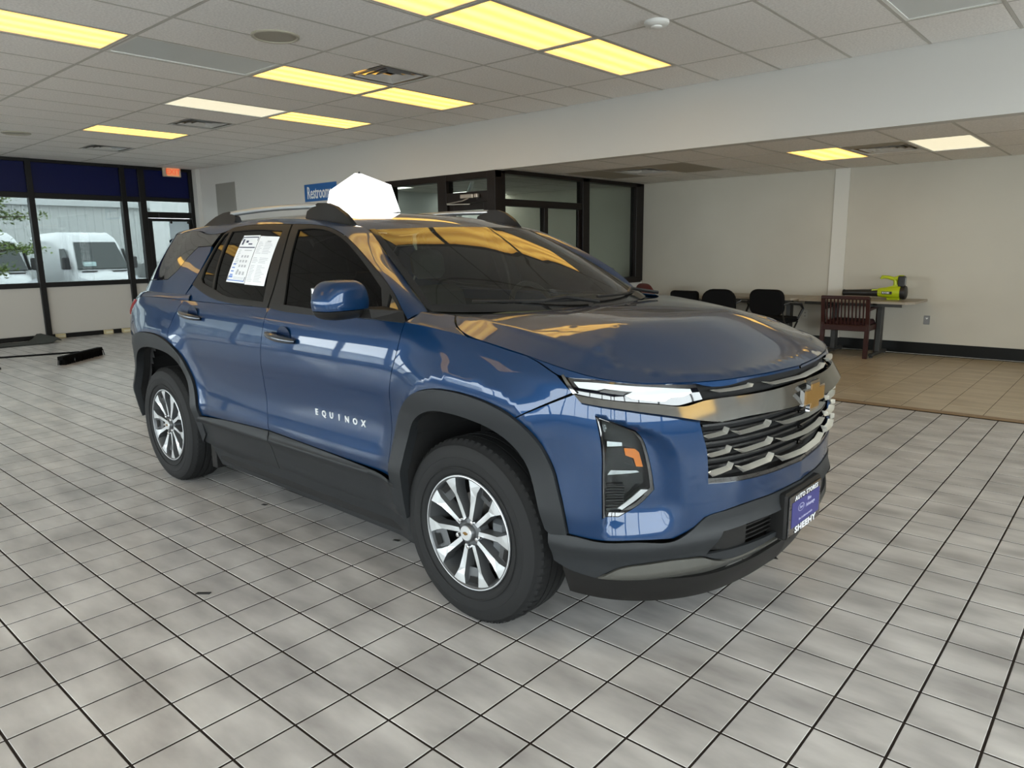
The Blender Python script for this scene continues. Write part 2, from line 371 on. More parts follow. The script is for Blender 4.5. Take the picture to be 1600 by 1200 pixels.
MB().lathe([(.04,-.030),(.04,-.042),(.03,-.048),(.001,-.048)],24).build('sensor_cap',M_white,t,smooth=40)
# ------------------------------------------------------------------ walls and soffit
def struct(name,mb,m,**k): o=mb.build(name,m,**k); o['kind']='structure'; return o
struct('wall_soffit',MB().box(-14.13,XR,YS,YS+.15,HS,HC+.1),M_soff)
struct('wall_back',MB().box(-12,XR+.1,YB,YB+.12,-.02,HA+.12),M_wall)
struct('wall_right',MB().box(XR,XR+.12,YS,YB+.1,-.02,HC+.12),M_wall)
struct('wall_left_of_office',MB().box(-14.13,-8.52,YS,YS+.15,-.003,HS),M_soff)
struct('wall_corner',MB().box(XL-.05,-14.13,6.86,YS+.15,-.003,HC+.1),M_soff)
struct('wall_office',MB().box(-10.2,-10.08,YS+.15,YB,-.003,HA),mat('office_wall',(.60,.62,.61),.6))
struct('floor_office',MB().box(-14,-6.5,YS+.0,YB,-.1,-.001),mat('office_carpet',(.12,.12,.12),.9))
struct('baseboard_back',MB().box(-6.4,XR,YB-.012,YB,.006,.155,.004),M_base)
struct('trim_1',MB().box(-3.43,-3.235,YB-.02,YB,.15,HA-.002,.003),mat('pilaster_paint',(.62,.60,.54),.5))
struct('baseboard_right',MB().box(XR-.012,XR,7.1,YB,.006,.155,.004),M_base)
# wall items
t=empty('wall_panel',(-13.15,YS,2.2),label='grey painted access panel on the white wall by the exit',cat='wall panel')
MB().box(-.37,.35,-.012,0,-.72,.50,.004).build('cover',mat('grey_panel',(.27,.26,.235),.6),t); MB().box(-.40,.38,-.006,0,-.75,.53,.003).build('frame',M_soff,t)
t=empty('restroom_sign',(-10.0,YS,2.36),label='blue sign with white Restrooms lettering on the white wall',cat='sign')
MB().box(-.57,.30,-.015,0,-.135,.135,.003).build('board',mat('sign_blue',(.02,.12,.36),.4),t)
text_obj('Restrooms',.27,.002,mat('sign_white',(.8,.82,.85),.5),'lettering',t,frame_m((-.155,-.018,-.01),(1,0,0),(0,0,1)),sx=.56,bold=.003)
def outlet(x,z,col,label,plug=True):
    t=empty('wall_outlet',(x,YB,z),label=label,cat='outlet')
    MB().box(-.036,.036,-.006,0,-.058,.058,.003).build('cover_plate',col,t)
    if plug:
        for s in(-1,1): MB().lathe([(.0165,-.0085),(.0165,-.006)],16,'y',(0,0,s*.024)).add([(-.006,-.009,s*.024-.006),(.006,-.009,s*.024-.006),(.006,-.009,s*.024+.006),(-.006,-.009,s*.024+.006)],[(0,1,2,3)]).build('socket',mat('outlet_dark',(.05,.05,.05),.5),t)
    else:
        MB().prism([(-.018,.03),(.018,.03),(.0,.008)],-.009,-.006).build('phone_jack',M_white,t)
outlet(-3.727,.45,mat('ivory',(.55,.53,.45),.4),'ivory double wall outlet between the black armchair and the table leg')
outlet(-2.167,.452,mat('steel_plate',(.28,.28,.28),.35,.6),'grey steel wall plate right of the table',False)
# storefront glazing along a line; axis 'y' : wall at x=X facing room (+x)
def glazed_bay(idx,axis,pos,a0,a1,zs=(.07,.90,2.42,HC-.02),door=False,sheet=False,inward=1,blue=True):
    n='window_%d'%idx; t=empty(n,kind='structure')
    def bx(mb,u0,u1,d0,d1,z0,z1,b=.0):
        if axis=='x': mb.box(pos+d0*inward,pos+d1*inward,u0,u1,z0,z1,b)
        else: mb.box(u0,u1,pos+d0*inward,pos+d1*inward,z0,z1,b)
        return mb
    if blue: bx(MB(),a0-.03,a1+.03,-.02,.01,2.43,zs[3]).build('blue_panel',M_blue,t)
    bx(MB(),a0-.03,a1+.03,-.006,.0,.93,2.40).build('pane',M_glass,t)
    bx(MB(),a0-.03,a1+.03,-.02,.012,.03,.90).build('kick_panel',M_kick,t)
    fr=MB()
    for z0,z1 in((0,.07),(.88,.965),(2.375,2.465),(HC-.06,HC)): bx(fr,a0-.01,a1+.01,-.05,.05,z0,z1,.003)
    fr.build('rail',M_black,t)
    return t
def post(axis,pos,a,w=.09,z1=HC,inward=1):
    mb=MB()
    if axis=='x': mb.box(pos-.055,pos+.06,a-w/2,a+w/2,0,z1,.004)
    else: mb.box(a-w/2,a+w/2,pos-.055,pos+.06,0,z1,.004)
    o=mb.build('trim_post',M_black); o['kind']='structure'
posts=[5.57-1.48*k for k in range(0,7)]
i=1
for a,b in zip(posts[1:],posts[:-1]): glazed_bay(i,'x',XL,a+.045,b-.045); i+=1
glazed_bay(i,'x',XL,YF,posts[-1]-.045); i+=1
glazed_bay(i,'x',XL,5.615,5.845); i+=1
for a in posts: post('x',XL,a)
post('x',XL,5.90,.11); post('x',XL,6.835,.09)
# exit door bay
dt=empty('door_1',kind='structure')
MB().box(XL-.02,XL+.01,5.92,6.83,2.46,HC-.02).build('blue_panel',M_blue,dt)
MB().box(XL-.05,XL+.05,5.95,6.81,2.40,2.47,.003).box(XL-.05,XL+.05,5.95,6.81,2.09,2.20,.003).box(XL-.05,XL+.05,5.95,6.81,HC-.06,HC,.003).build('door_frame',M_black,dt)
MB().box(XL-.006,XL,5.92,6.83,2.18,2.42).build('transom_pane',M_glass,dt)
lf=MB().box(XL-.02,XL+.025,5.96,6.04,.01,2.085,.004).box(XL-.02,XL+.025,6.73,6.80,.01,2.085,.004).box(XL-.02,XL+.025,6.04,6.73,.01,.25,.004).box(XL-.02,XL+.025,6.04,6.73,2.03,2.085,.004).build('door_leaf',M_black,dt)
MB().box(XL-.004,XL+.004,6.04,6.73,.25,2.03).build('door_pane',M_glass,lf)
MB().bar((XL+.05,6.02,1.0),(XL+.05,6.75,1.0),.03,.05).build('push_bar',M_alu,lf)
MB().box(XL+.03,XL+.09,6.15,6.45,2.11,2.17,.005).bar((XL+.08,6.42,2.10),(XL+.16,6.68,2.09),.02,.012).build('door_closer',M_bronze,dt)
t=empty('paper_sheet',(XL+.02,6.56,1.72),label='pale blue sheet hung by two black suction cups on the exit door glass',cat='sheet')
MB().box(-.003,0,-.21,.19,-.42,.33).build('sheet',mat('sheet_paper',(.55,.66,.72),.6),t)
for yy in(-.17,.16): MB().lathe([(.022,0),(.022,.012),(.001,.014)],16,'x',(0.001,yy,.29)).build('suction_cup',M_black,t)
t=empty('exit_sign',(XL+.10,6.455,2.955),label='exit sign with orange-red EXIT letters hung from the ceiling by the door',cat='sign')
MB().box(-.03,.03,-.165,.165,-.10,.068,.005).build('housing',mat('exit_cream',(.55,.45,.33),.4),t)
MB().box(.03,.033,-.10,.13,-.085,.055).build('face',mat('exit_face',(.60,.22,.10),.4,emit=(1,.35,.15),es=.22),t)
text_obj('EXIT',.135,.002,mat('exit_red',(.60,.08,.03),.4,emit=(1,.15,.05),es=.25),'lettering',t,frame_m((.036,.015,-.015),(0,1,0),(0,0,1)),bold=.001)
# full-height clear glazing behind and right of the camera
def clear_bay(axis,pos,a0,a1,sg):
    global i
    t=empty('window_%d'%i,kind='structure'); i+=1
    def bx(mb,u0,u1,d0,d1,z0,z1,b=0):
        if axis=='x': mb.box(pos+d0,pos+d1,u0,u1,z0,z1,b)
        else: mb.box(u0,u1,pos+d0,pos+d1,z0,z1,b)
        return mb
    bx(MB(),a0-.03,a1+.03,-.004,.004,.72,2.42).build('pane',M_clear,t)
    bx(MB(),a0-.03,a1+.03,-.02,.012,.03,.70).build('kick_panel',M_kick,t); bx(MB(),a0-.03,a1+.03,-.02,.012,2.43,HC-.02).build('upper_panel',M_blue,t)
    fr=MB()
    for z0,z1 in((0,.07),(.68,.76),(HC-.07,HC),(2.39,2.46)): bx(fr,a0,a1,-.05,.05,z0,z1,.003)
    fr.build('rail',M_black,t)
posts=[XL+.1+1.85*k for k in range(12)]
for a,b in zip(posts[:-1],posts[1:]):
    if a<XR-.2: clear_bay('y',YF,a+.045,min(b-.045,XR),1)
for a in posts:
    if a<XR: post('y',YF,a)
posts=[YF+1.9*k for k in range(7)]
for a,b in zip(posts[:-1],posts[1:]): clear_bay('x',XR,a+.045,min(b-.045,YS),1)
for a in posts: post('x',XR,a)
# ------------------------------------------------------------------ office partition
def member(name,mb,m=M_bronze,parent=None): o=mb.build(name,m,parent); return o
pt=empty('office_partition',(-6.43,YS+.05,0),label='dark bronze framed glass office partition with a door and side windows',cat='partition'); pt['kind']='structure'
pt.name='trim_office_partition'
def pm(mb,n,m=M_bronze): mb.xf(Matrix.Translation((6.43,-YS-.05,0))); return mb.build(n,m,pt)
for x0,x1 in((-8.52,-8.40),(-7.42,-7.25),(-6.50,-6.36)):
    pm(MB().box(x0,x1,YS-.01,YS+.13,0,HS,.004),'upright')
pm(MB().box(-8.52,-6.36,YS,YS+.12,2.325,HS+.004,.004),'head_rail')
pm(MB().box(-7.25,-6.5,YS+.0,YS+.12,2.03,2.17,.004),'door_head')
pm(MB().box(-8.40,-7.42,YS+.02,YS+.10,.86,.94,.004),'sill_rail')
pm(MB().box(-8.40,-7.42,YS+.02,YS+.10,0,.86),'low_wall',M_soff)
for x0,x1,z0,z1 in((-8.40,-7.42,.94,2.325),(-7.25,-6.5,2.17,2.325)): pm(MB().box(x0,x1,YS+.05,YS+.058,z0,z1),'pane',M_oglass)
for y0,y1 in((7.13,7.22),(8.93,9.10),(10.41,YB-.001)): pm(MB().box(-6.56,-6.44,y0,y1,.0 if y0<8 else .88,HA-.012,.004),'upright')
pm(MB().box(-6.56,-6.44,7.1,10.55,2.385,HA-.01,.004),'head_rail')
pm(MB().box(-6.55,-6.45,7.22,8.93,1.985,2.075,.004),'transom')
pm(MB().box(-6.54,-6.46,8.04,8.13,.95,1.985,.004),'upright')
pm(MB().box(-6.52,-6.48,8.86,8.93,.95,1.985,.004),'upright')
pm(MB().box(-6.56,-6.42,7.1,10.55,.86,.955,.004),'sill_rail')
pm(MB().box(-6.55,-6.45,7.1,YB-.001,0,.86),'low_wall',M_soff)
for y0,y1,z0,z1 in((7.22,8.93,2.075,2.385),(7.22,8.04,.955,1.985),(8.13,8.86,.955,1.985),(9.10,10.41,.955,2.385)): pm(MB().box(-6.504,-6.496,y0,y1,z0,z1),'pane',M_oglass)
od=empty('door_2',kind='structure')
lf=MB().box(-7.24,-7.15,YS+.03,YS+.08,.01,2.025,.004).box(-6.60,-6.51,YS+.03,YS+.08,.01,2.025,.004).box(-7.15,-6.6,YS+.03,YS+.08,1.94,2.025,.004).box(-7.15,-6.6,YS+.03,YS+.08,.01,.25,.004).build('door_leaf',M_bronze,od)
MB().box(-7.15,-6.6,YS+.05,YS+.056,.25,1.94).build('door_pane',M_oglass,lf)
cl=MB().box(-6.93,-6.70,YS-.07,YS-.02,2.085,2.135,.006).box(-6.68,-6.62,YS-.07,YS-.02,2.085,2.135,.006).bar((-6.78,YS-.06,2.085),(-6.80,YS-.16,2.045),.02,.012).bar((-6.80,YS-.16,2.045),(-7.18,YS-.06,2.03),.018,.012).bar((-6.78,YS-.04,2.01),(-7.18,YS-.06,2.02),.012,.012).build('door_closer',mat('closer_metal',(.45,.40,.34),.35,.8),od)
t=empty('plastic_bag',(-6.78,9.75,.952),label='crumpled black plastic bag inside the office window, on the sill',cat='bag')
def lumpy(name,c,r,m,par,seed,nx=14,ny=9,amp=.25,half=False):
    rng=np.random.RandomState(seed); V=[];F=[]
    ph=rng.rand(6)*6.28
    for i in range(ny+1):
        th=math.pi*i/ny*(.5 if half else 1)
        for k in range(nx):
            a=2*math.pi*k/nx; q=1+amp*(math.sin(3*a+ph[0]+4*th)*.5+math.sin(5*a+ph[1]-3*th)*.4+math.sin(7*th+ph[2]+2*a)*.35)*math.sin(th)
            V.append((c[0]+r[0]*q*math.sin(th)*math.cos(a),c[1]+r[1]*q*math.sin(th)*math.sin(a),c[2]+r[2]*q*math.cos(th)))
    for i in range(ny):
        for k in range(nx): F.append((i*nx+k,i*nx+(k+1)%nx,(i+1)*nx+(k+1)%nx,(i+1)*nx+k))
    mb=MB(); mb.add(V,F); return mb.build(name,m,par,smooth=True)
M_bag=mat('black_bag',(.02,.022,.02),.35)
lumpy('bag_body',(0,0,.0),(.16,.55,.19),M_bag,t,4,26,9,.22,True)
t=empty('cabinet',(-6.86,9.65,0),label='grey low cabinet inside the office under the window sill',cat='cabinet')
MB().box(-.25,.27,-.7,.7,.02,.95,.006).build('body',mat('cabinet_grey',(.2,.2,.2),.6),t)
MB().box(-.27,-.25,-.69,-.005,.06,.93,.003).build('door',MATS['cabinet_grey'],t); MB().box(-.27,-.25,.005,.69,.06,.93,.003).build('door',MATS['cabinet_grey'],t)
t=empty('leaning_pole',(-7.75,7.36,0),label='pale slanted bar leaning inside the office behind the door closer',cat='pole')
MB().bar((-.75,0,.05),(.64,-.06,2.345),.05,.02).build('bar',mat('pole_white',(.8,.82,.82),.4),t)
# ------------------------------------------------------------------ outside: lot, building, vans, tree
ZG=-.53
g=MB().box(-80,XL-.12,-60,60,ZG-.1,ZG).build('ground_lot',M_asph); tag(g,kind='structure')
g=MB().box(-60,60,-60,YF-.12,ZG-.1,ZG).build('ground_lot',mat('concrete_lot',(.42,.42,.41),.9)); tag(g,kind='structure')
g=MB().box(XL-.15,XR+.2,YF-.15,YB+.2,ZG,-.13).build('trim_foundation',mat('foundation',(.3,.3,.3),.9)); tag(g,kind='structure')
M_bld=mat('corrugated_wall',(.62,.64,.63),.6)
t=empty('warehouse',(-58,0,ZG),label='long pale corrugated metal warehouse behind the parked vans',cat='building')
MB().box(-10,-.16,-60,60,0,5.45).build('wall',M_bld,t)
for k in range(150):
    y=-40+k*.56
    if k==0: me=MB().add([(0,-.28,0),(0,-.10,0),(.07,-.05,0),(.07,.05,0),(0,.10,0),(0,.28,0),(0,-.28,5.3),(0,-.10,5.3),(.07,-.05,5.3),(.07,.05,5.3),(0,.10,5.3),(0,.28,5.3)],[(j,j+1,j+7,j+6) for j in range(5)]).build('wall_panel',M_bld,t); me.location=(-.155,y,.0)
    else:
        o=me.copy(); COL.objects.link(o); o.location=(-.155,y,0)
MB().box(-.35,.25,-60,60,5.28,5.62,.01).build('gutter',mat('gutter',(.62,.64,.64),.5),t)
MB().box(-10,.2,-60,60,5.62,5.8).build('roof',mat('gutter',(.62,.64,.64),.5),t)
MB().box(-.1,.05,13.0,13.35,0,5.3,.01).build('downspout',mat('gutter',(.62,.64,.64),.5),t)
t=empty('white_building',(-44,26.0,ZG),label='bright white building seen through the exit door',cat='building')
MB().box(-6,0,-5,9,0,6).build('wall',mat('white_bld',(.85,.86,.85),.6),t); MB().box(-6.2,.2,-5.2,9.2,6,6.3).build('roof',M_bld,t)
M_vw=mat('van_white',(.68,.70,.71),.25,coat=.5); M_vg=mat('van_glass',(.05,.06,.06),.08); M_vb=mat('van_black',(.015,.015,.016),.5); M_vl=mat('van_lamp',(.45,.47,.5),.12)
def loft(name,secs,m,par,smooth=35,caps=True,mirror=True):
    """secs: list of (x, [(y,z)...]) half profile y>=0 from bottom to top; mirrored."""
    mb=MB(); n=None; V=[];F=[]
    for x,pr in secs:
        full=[(y,z) for y,z in pr]+([(-y,z) for y,z in pr[::-1]] if mirror else [])
        n=len(full); V+=[(x,y,z) for y,z in full]
    for i in range(len(secs)-1):
        for k in range(n-(0 if mirror else 1)):
            k2=(k+1)%n; F.append((i*n+k,i*n+k2,(i+1)*n+k2,(i+1)*n+k))
    if caps: F.append(tuple(range(n))); F.append(tuple((len(secs)-1)*n+k for k in range(n))[::-1])
    mb.add(V,F); return mb.build(name,m,par,smooth=smooth)
def van(loc,rz,label):
    t=empty('delivery_van',loc,rz,label,'van','white delivery vans parked outside')
    def sec(x,w,zb,zt,wt,zm=None,r=.12): 
        zm=zm or zb+(zt-zb)*.5
        return (x,[(w*.96,zb),(w,zb+.12),(w,zm),((w+wt)/2+.03,zt-.35 if zt-zm>.4 else (zm+zt)/2),(wt,zt-r),(wt-r*1.2,zt)])
    loft('body',[sec(-5.3,.98,.42,2.72,.84),sec(-5.15,1.0,.35,2.76,.86),sec(-2,1.0,.35,2.78,.86),sec(-.9,1.0,.35,2.75,.84),sec(-.45,1.0,.35,2.66,.80),sec(-.15,1.0,.35,2.50,.74,1.5),sec(.62,1.0,.35,1.38,.86,.95),sec(1.05,.98,.35,1.22,.84,.9),sec(1.30,.94,.38,1.02,.80,.8),sec(1.40,.84,.42,.86,.74,.7)],M_vw,t)
    # windscreen
    w=MB(); a=[(-.13,-.70,2.36),(-.13,.70,2.36),(.60,.84,1.42),(.60,-.84,1.42)]; w.add([(x+.06,y,z+.03) for x,y,z in a]+[(x+.02,y,z-.01) for x,y,z in a],[(0,1,2,3),(4,7,6,5),(0,4,5,1),(1,5,6,2),(2,6,7,3),(3,7,4,0)]); w.build('windscreen',M_vg,t)
    MB().box(.35,.52,-.62,-.22,1.50,1.66,.01).xf(Matrix.Translation((.12,0,.02))).build('window_sticker',mat('sticker_pale',(.45,.6,.6),.5),t)
    for s in(-1,1):
        MB().prism([(-.75,1.42),(.42,1.42),(.05,1.95),(-.12,2.15),(-.75,2.15)],s*.985,s*1.012).build('side_window',M_vg,t)
        MB().box(.30,.50,s*1.03,s*1.24,1.42,1.85,.03).box(.36,.44,s*.98,s*1.1,1.45,1.52).build('door_mirror',M_vb,t)
        hl=MB(); 
        vs=[(1.33,s*.93,.86),(1.12,s*.97,1.16),(1.36,s*.60,1.02),(1.43,s*.60,.84)]; hl.add(vs+[(x-.05,y*.98,z) for x,y,z in vs],[(0,1,2,3),(4,7,6,5),(0,4,5,1),(1,5,6,2),(2,6,7,3),(3,7,4,0)]); hl.build('headlamp',M_vl,t)
        for x in(.45,-3.3):
            MB().lathe([(.001,-.12),(.2,-.12),(.23,-.10),(.36,-.10),(.37,-.04),(.37,.1),(.001,.1)],24,'y',(x,s*.92,.37)).build('wheel',M_vb,t,smooth=40)
    gr=MB().box(1.30,1.45,-.55,.55,.86,1.00,.02).box(1.34,1.46,-.62,.62,.62,.84,.02).build('grille',mat('van_grille',(.10,.10,.11),.4),t)
    for k in range(2): MB().box(1.40,1.475,-.50,.50,.66+k*.08,.70+k*.08,.005).build('grille_bar',mat('van_bar',(.3,.31,.32),.3,.5),gr)
    MB().lathe([(.001,.03),(.09,.02),(.10,0)],20,'x',(1.46,0,.93)).build('emblem',mat('emblem_grey',(.3,.33,.4),.3),gr)
    MB().box(1.0,1.44,-.93,.93,.36,.58,.04).build('bumper',M_vb,t)
    for y0 in(-.75,.25): MB().box(.70,.84,y0,y0+.5,1.335,1.36,.005).build('bonnet_vent',M_vb,t)
    return t
van((-29.5,10.29,ZG),R(-3),'white high-roof delivery van seen whole through the second window')
van((-30.3,7.25,ZG),R(-2),'white delivery van cut off by the left edge of the photo')
# a parked car seen through the narrow window
t=empty('parked_car',(-29,12.5,ZG),R(-8),'white car with a dark windscreen parked beyond the narrow window by the door','car')
loft('body',[(-2.2,[(.8,.3),(.85,.6),(.8,.95),(.7,1.0)]),(-1.9,[(.85,.25),(.9,.7),(.85,1.0),(.7,1.05)]),(.6,[(.85,.25),(.9,.7),(.87,1.0),(.75,1.05)]),(1.6,[(.85,.25),(.9,.65),(.85,.88),(.7,.93)]),(2.1,[(.75,.3),(.8,.55),(.75,.75),(.6,.8)])],M_vw,t)
loft('cabin',[(-2.0,[(.75,1.0),(.66,1.2),(.6,1.25)]),(-1.6,[(.8,1.0),(.66,1.55),(.56,1.6)]),(-.2,[(.8,1.0),(.66,1.58),(.56,1.63)]),(.75,[(.8,1.0),(.76,1.03),(.7,1.05)])],M_vg,t)
MB().box(1.9,2.15,-.5,.5,.42,.60,.02).build('grille',M_vb,t)
for s in(-1,1):
    MB().box(1.85,2.08,s*.52,s*.76,.60,.72,.02).build('headlamp',M_vl,t)
    for x in(1.3,-1.4): MB().lathe([(.001,-.1),(.2,-.1),(.33,-.08),(.33,.1),(.001,.1)],20,'y',(x,s*.82,.33)).build('wheel',M_vb,t,smooth=40)
# tree at the left
t=empty('tree',(-24.2,6.45,ZG),label='leafy green tree outside the left window',cat='tree')
M_bark=mat('bark',(.10,.08,.06),.9); M_leaf=mat('leaf',(.10,.17,.03),.6); M_leaf2=mat('leaf_light',(.20,.28,.06),.6)
rng=random.Random(5); br=MB(); br.tube([(0,-.9,0),(.05,-.9,1.2),(0,-.85,2.4),(.1,-.8,4)],[.12,.10,.07,.03],8)
tips=[]
for k in range(22):
    h=1.1+k*.15; a=rng.uniform(0,6.28); L=rng.uniform(.7,1.4)*(1-.10*abs(h-2.4))
    p0=(0,-.88,h); p1=(math.cos(a)*L*.5,-.88+math.sin(a)*L*.5,h+.1); p2=(math.cos(a)*L,-.88+math.sin(a)*L,h+rng.uniform(-.15,.25))
    br.tube([p0,p1,p2],[.03,.02,.008],5); tips+= [p1,p2,tuple((p1[i]+p2[i])/2 for i in range(3))]
br.build('trunk',M_bark,t,smooth=True)
for mi,(mm,nm) in enumerate(((M_leaf,'foliage'),(M_leaf2,'foliage'))):
    lv=MB()
    for p in tips:
        for q in range(34):
            c=Vector(p)+Vector([rng.gauss(0,.17),rng.gauss(0,.17),rng.gauss(0,.07)])
            d=Vector([rng.gauss(0,1),rng.gauss(0,1),rng.gauss(0,.5)]).normalized(); e=d.cross(Vector((rng.gauss(0,1),rng.gauss(0,1),2))).normalized(); s=rng.uniform(.04,.07)
            lv.add([c-d*s,c+e*s*.5,c+d*s,c-e*s*.5],[(0,1,2,3)])
    o=lv.build(nm,mm,t,fixn=False); o['kind']='stuff'
# ------------------------------------------------------------------ left side small things
t=empty('push_broom',(-11.02,3.50,0),R(0),'wide black push broom lying on the tiles with its long black handle','broom')
M_br=mat('broom_bristle',(.004,.004,.004),.9,spec=.1); 
d=Vector((-11.35,3.88,0))-Vector((-10.72,3.18,0)); d.normalize(); n=Vector((-d.y,d.x,0))
def P(u,v,z): q=d*u+n*v; return (q.x,q.y,z)
mb=MB(); L=.48
mb.add([P(-L,-.035,.07),P(L,-.035,.07),P(L,.035,.07),P(-L,.035,.07),P(-L,-.035,.115),P(L,-.035,.115),P(L,.035,.115),P(-L,.035,.115)],[(0,3,2,1),(4,5,6,7),(0,1,5,4),(1,2,6,5),(2,3,7,6),(3,0,4,7)]); mb.build('head_block',M_br,t)
mb=MB(); rg=random.Random(2)
for k in range(420):
    u=rg.uniform(-L,L); v=rg.uniform(-.04,.04); a=Vector(P(u,v,.09)); b=Vector(P(u+rg.uniform(-.015,.015),v*1.4+rg.uniform(-.01,.01),.002)); mb.bar(a,b,.010,.006)
o=mb.build('bristles',M_br,t); o['kind']='stuff'
MB().tube([P(0,.02,.11),(-.98,-.72,.03)],.013,8).build('handle',M_br,t,smooth=40)
t=empty('rolled_mat',(-13.85,3.2,0),R(0),'dark rubber mat lying crumpled against the window wall at the left edge','mat')
mb=MB(); V=[];F=[]; nx,ny=26,10
for i in range(nx+1):
    for j in range(ny+1):
        u=i/nx; v=j/ny; x=-.18+v*.55; y=-.9+u*1.72
        z=.012+.10*math.sin(v*2.6+.4)*(.5+.5*math.sin(u*5+1))+.05*math.exp(-((u-.97)/.04)**2)+(.12*math.exp(-((u-.90)/.05)**2)*(1-v))
        V.append((x+.03*math.sin(u*7),y,max(z,.012)))
for i in range(nx):
    for j in range(ny): F.append((i*(ny+1)+j,(i+1)*(ny+1)+j,(i+1)*(ny+1)+j+1,i*(ny+1)+j+1))
N0=len(V); V+=[(x,y,z-.01) for x,y,z in V]; F+=[tuple(q+N0 for q in f[::-1]) for f in F]
mb.add(V,F); mb.build('sheet',mat('rubber_mat',(.03,.032,.025),.8),t,smooth=True,fixn=False)
M_wood=mat('pale_wood_block',(.50,.42,.24),.6)
for k,(y,lb) in enumerate(((4.24,'pale wooden block on the floor beside the left window post'),(5.02,'pale wooden block on the floor in the middle of the second kick panel'),(5.33,'pale wooden block on the floor nearest the parked SUV'))):
    t=empty('wood_block',(XL+.11,y,0),label=lb,cat='block',group='wooden blocks under the window wall')
    MB().box(-.04,.05,-.07,.07,0,.075,.004).build('block',M_wood,t); MB().box(.051,.054,-.055,.055,.02,.05).build('end_label',mat('block_edge',(.62,.58,.42),.6),t)
t=empty('display_edge',(-10.97,2.42,0),label='dark edge of a metal stand at the far left border of the photo',cat='stand')
MB().box(-.25,.02,-.25,.12,0,.03,.004).build('base',M_vb,t); MB().box(-.04,.0,-.02,.10,.03,.24,.003).build('upright',mat('stand_metal',(.15,.15,.15),.3,.7),t)
# floor debris
M_scrap=mat('scrap_black',(.012,.012,.012),.6)
for (x,y,a,hx,hy,lb) in((-2.923,1.285,R(38),.030,.009,'short black tape scrap on the tiles, the largest scrap on the floor'),(-3.726,2.04,.3,.016,.010,'small black leaf-shaped scrap on the tiles below the rear door'),(-2.726,2.189,.2,.016,.007,'tiny dark crumb on the tiles close behind the front wheel')):
    t=empty('floor_scrap',(x,y,0),a,lb,'scrap','black scraps on the floor')
    MB().add([(-hx,-hy,.0005),(hx,-hy*.8,.0005),(hx*1.1,hy,.0005),(-hx*.9,hy*.9,.0005),(-hx,-hy,.003),(hx,-hy*.8,.005),(hx*1.1,hy,.004),(-hx*.9,hy*.9,.003)],[(0,3,2,1),(4,5,6,7),(0,1,5,4),(1,2,6,5),(2,3,7,6),(3,0,4,7)]).build('scrap',M_scrap,t)
# ------------------------------------------------------------------ alcove furniture
M_tt=mat('table_laminate',(.32,.28,.22),.45); M_tl=mat('table_leg_metal',(.045,.045,.042),.5,.3)
def table(x0,x1,y0,y1,z,legs,label):
    t=empty('folding_table',((x0+x1)/2,(y0+y1)/2,0),0,label,'table','laminate tables along the back wall'); hx=(x1-x0)/2; hy=(y1-y0)/2
    c=.09
    MB().prism([(-hx,-hy),(hx-c,-hy),(hx,-hy+c*1.2),(hx,hy),(-hx,hy)],z-.028,z,'xy').build('tabletop',M_tt,t)
    MB().box(-hx+.06,hx-.14,-hy+.05,-hy+.075,z-.07,z-.028).box(-hx+.06,hx-.14,hy-.075,hy-.05,z-.07,z-.028).build('apron_rail',M_tl,t)
    for lx in legs:
        lx-=(x0+x1)/2
        MB().box(lx-.03,lx+.03,-.06,.06,.05,z-.03,.006).box(lx-.03,lx+.03,-hy+.03,hy-.03,.02,.055,.01).box(lx-.03,lx+.03,-hy+.05,hy-.05,z-.06,z-.028,.006).build('leg',M_tl,t)
        mb=MB()
        for s in(-1,1): mb.lathe([(.001,.0),(.022,.0),(.022,.02),(.001,.02)],12,'z',(lx,s*(hy-.06),0))
        mb.build('foot',M_vb,t)
    return t
table(-3.55,-2.17,9.86,10.58,.725,(-3.18,-2.62),'laminate table with the yellow leaf blower on top')
table(-4.95,-3.57,9.86,10.58,.725,(-4.7,-3.8),'laminate table behind the black armchair')
# wooden slat-back armchair (back to the camera)
M_cw=mat('dark_red_wood',(.030,.007,.005),.4,spec=.3); M_cs=mat('maroon_seat',(.05,.012,.014),.8)
t=empty('slat_back_armchair',(-2.93,10.02,0),R(1),'dark red wooden armchair with a vertical slat back, tucked under the table','chair')
hw=.27
for s in(-1,1):
    MB().bar((s*hw,-.24,.0),(s*hw,-.22,.44),.045,.05).bar((s*hw,-.22,.44),(s*hw,-.27,.775),.045,.045).build('rear_leg',M_cw,t)
    MB().bar((s*hw,.26,.0),(s*hw,.26,.63),.045,.045).build('front_leg',M_cw,t)
    MB().bar((s*hw,-.245,.62),(s*hw,.30,.645),.055,.028).build('armrest',M_cw,t)
MB().box(-hw-.022,hw+.022,-.30,-.262,.745,.79,.008).build('top_rail',M_cw,t)
MB().box(-hw,hw,-.25,-.21,.345,.42,.006).box(-hw,hw,.23,.27,.345,.42,.006).box(-hw-.015,-hw+.015,-.22,.24,.345,.42,.004).box(hw-.015,hw+.015,-.22,.24,.345,.42,.004).build('seat_rail',M_cw,t)
MB().box(-hw+.02,hw-.02,-.20,.24,.40,.47,.025).build('seat_cushion',M_cs,t,smooth=40)
for k in range(11):
    x=-hw+.05+k*(2*hw-.10)/10; MB().bar((x,-.228,.415),(x,-.275,.75),.022,.014).build('slat',M_cw,t)
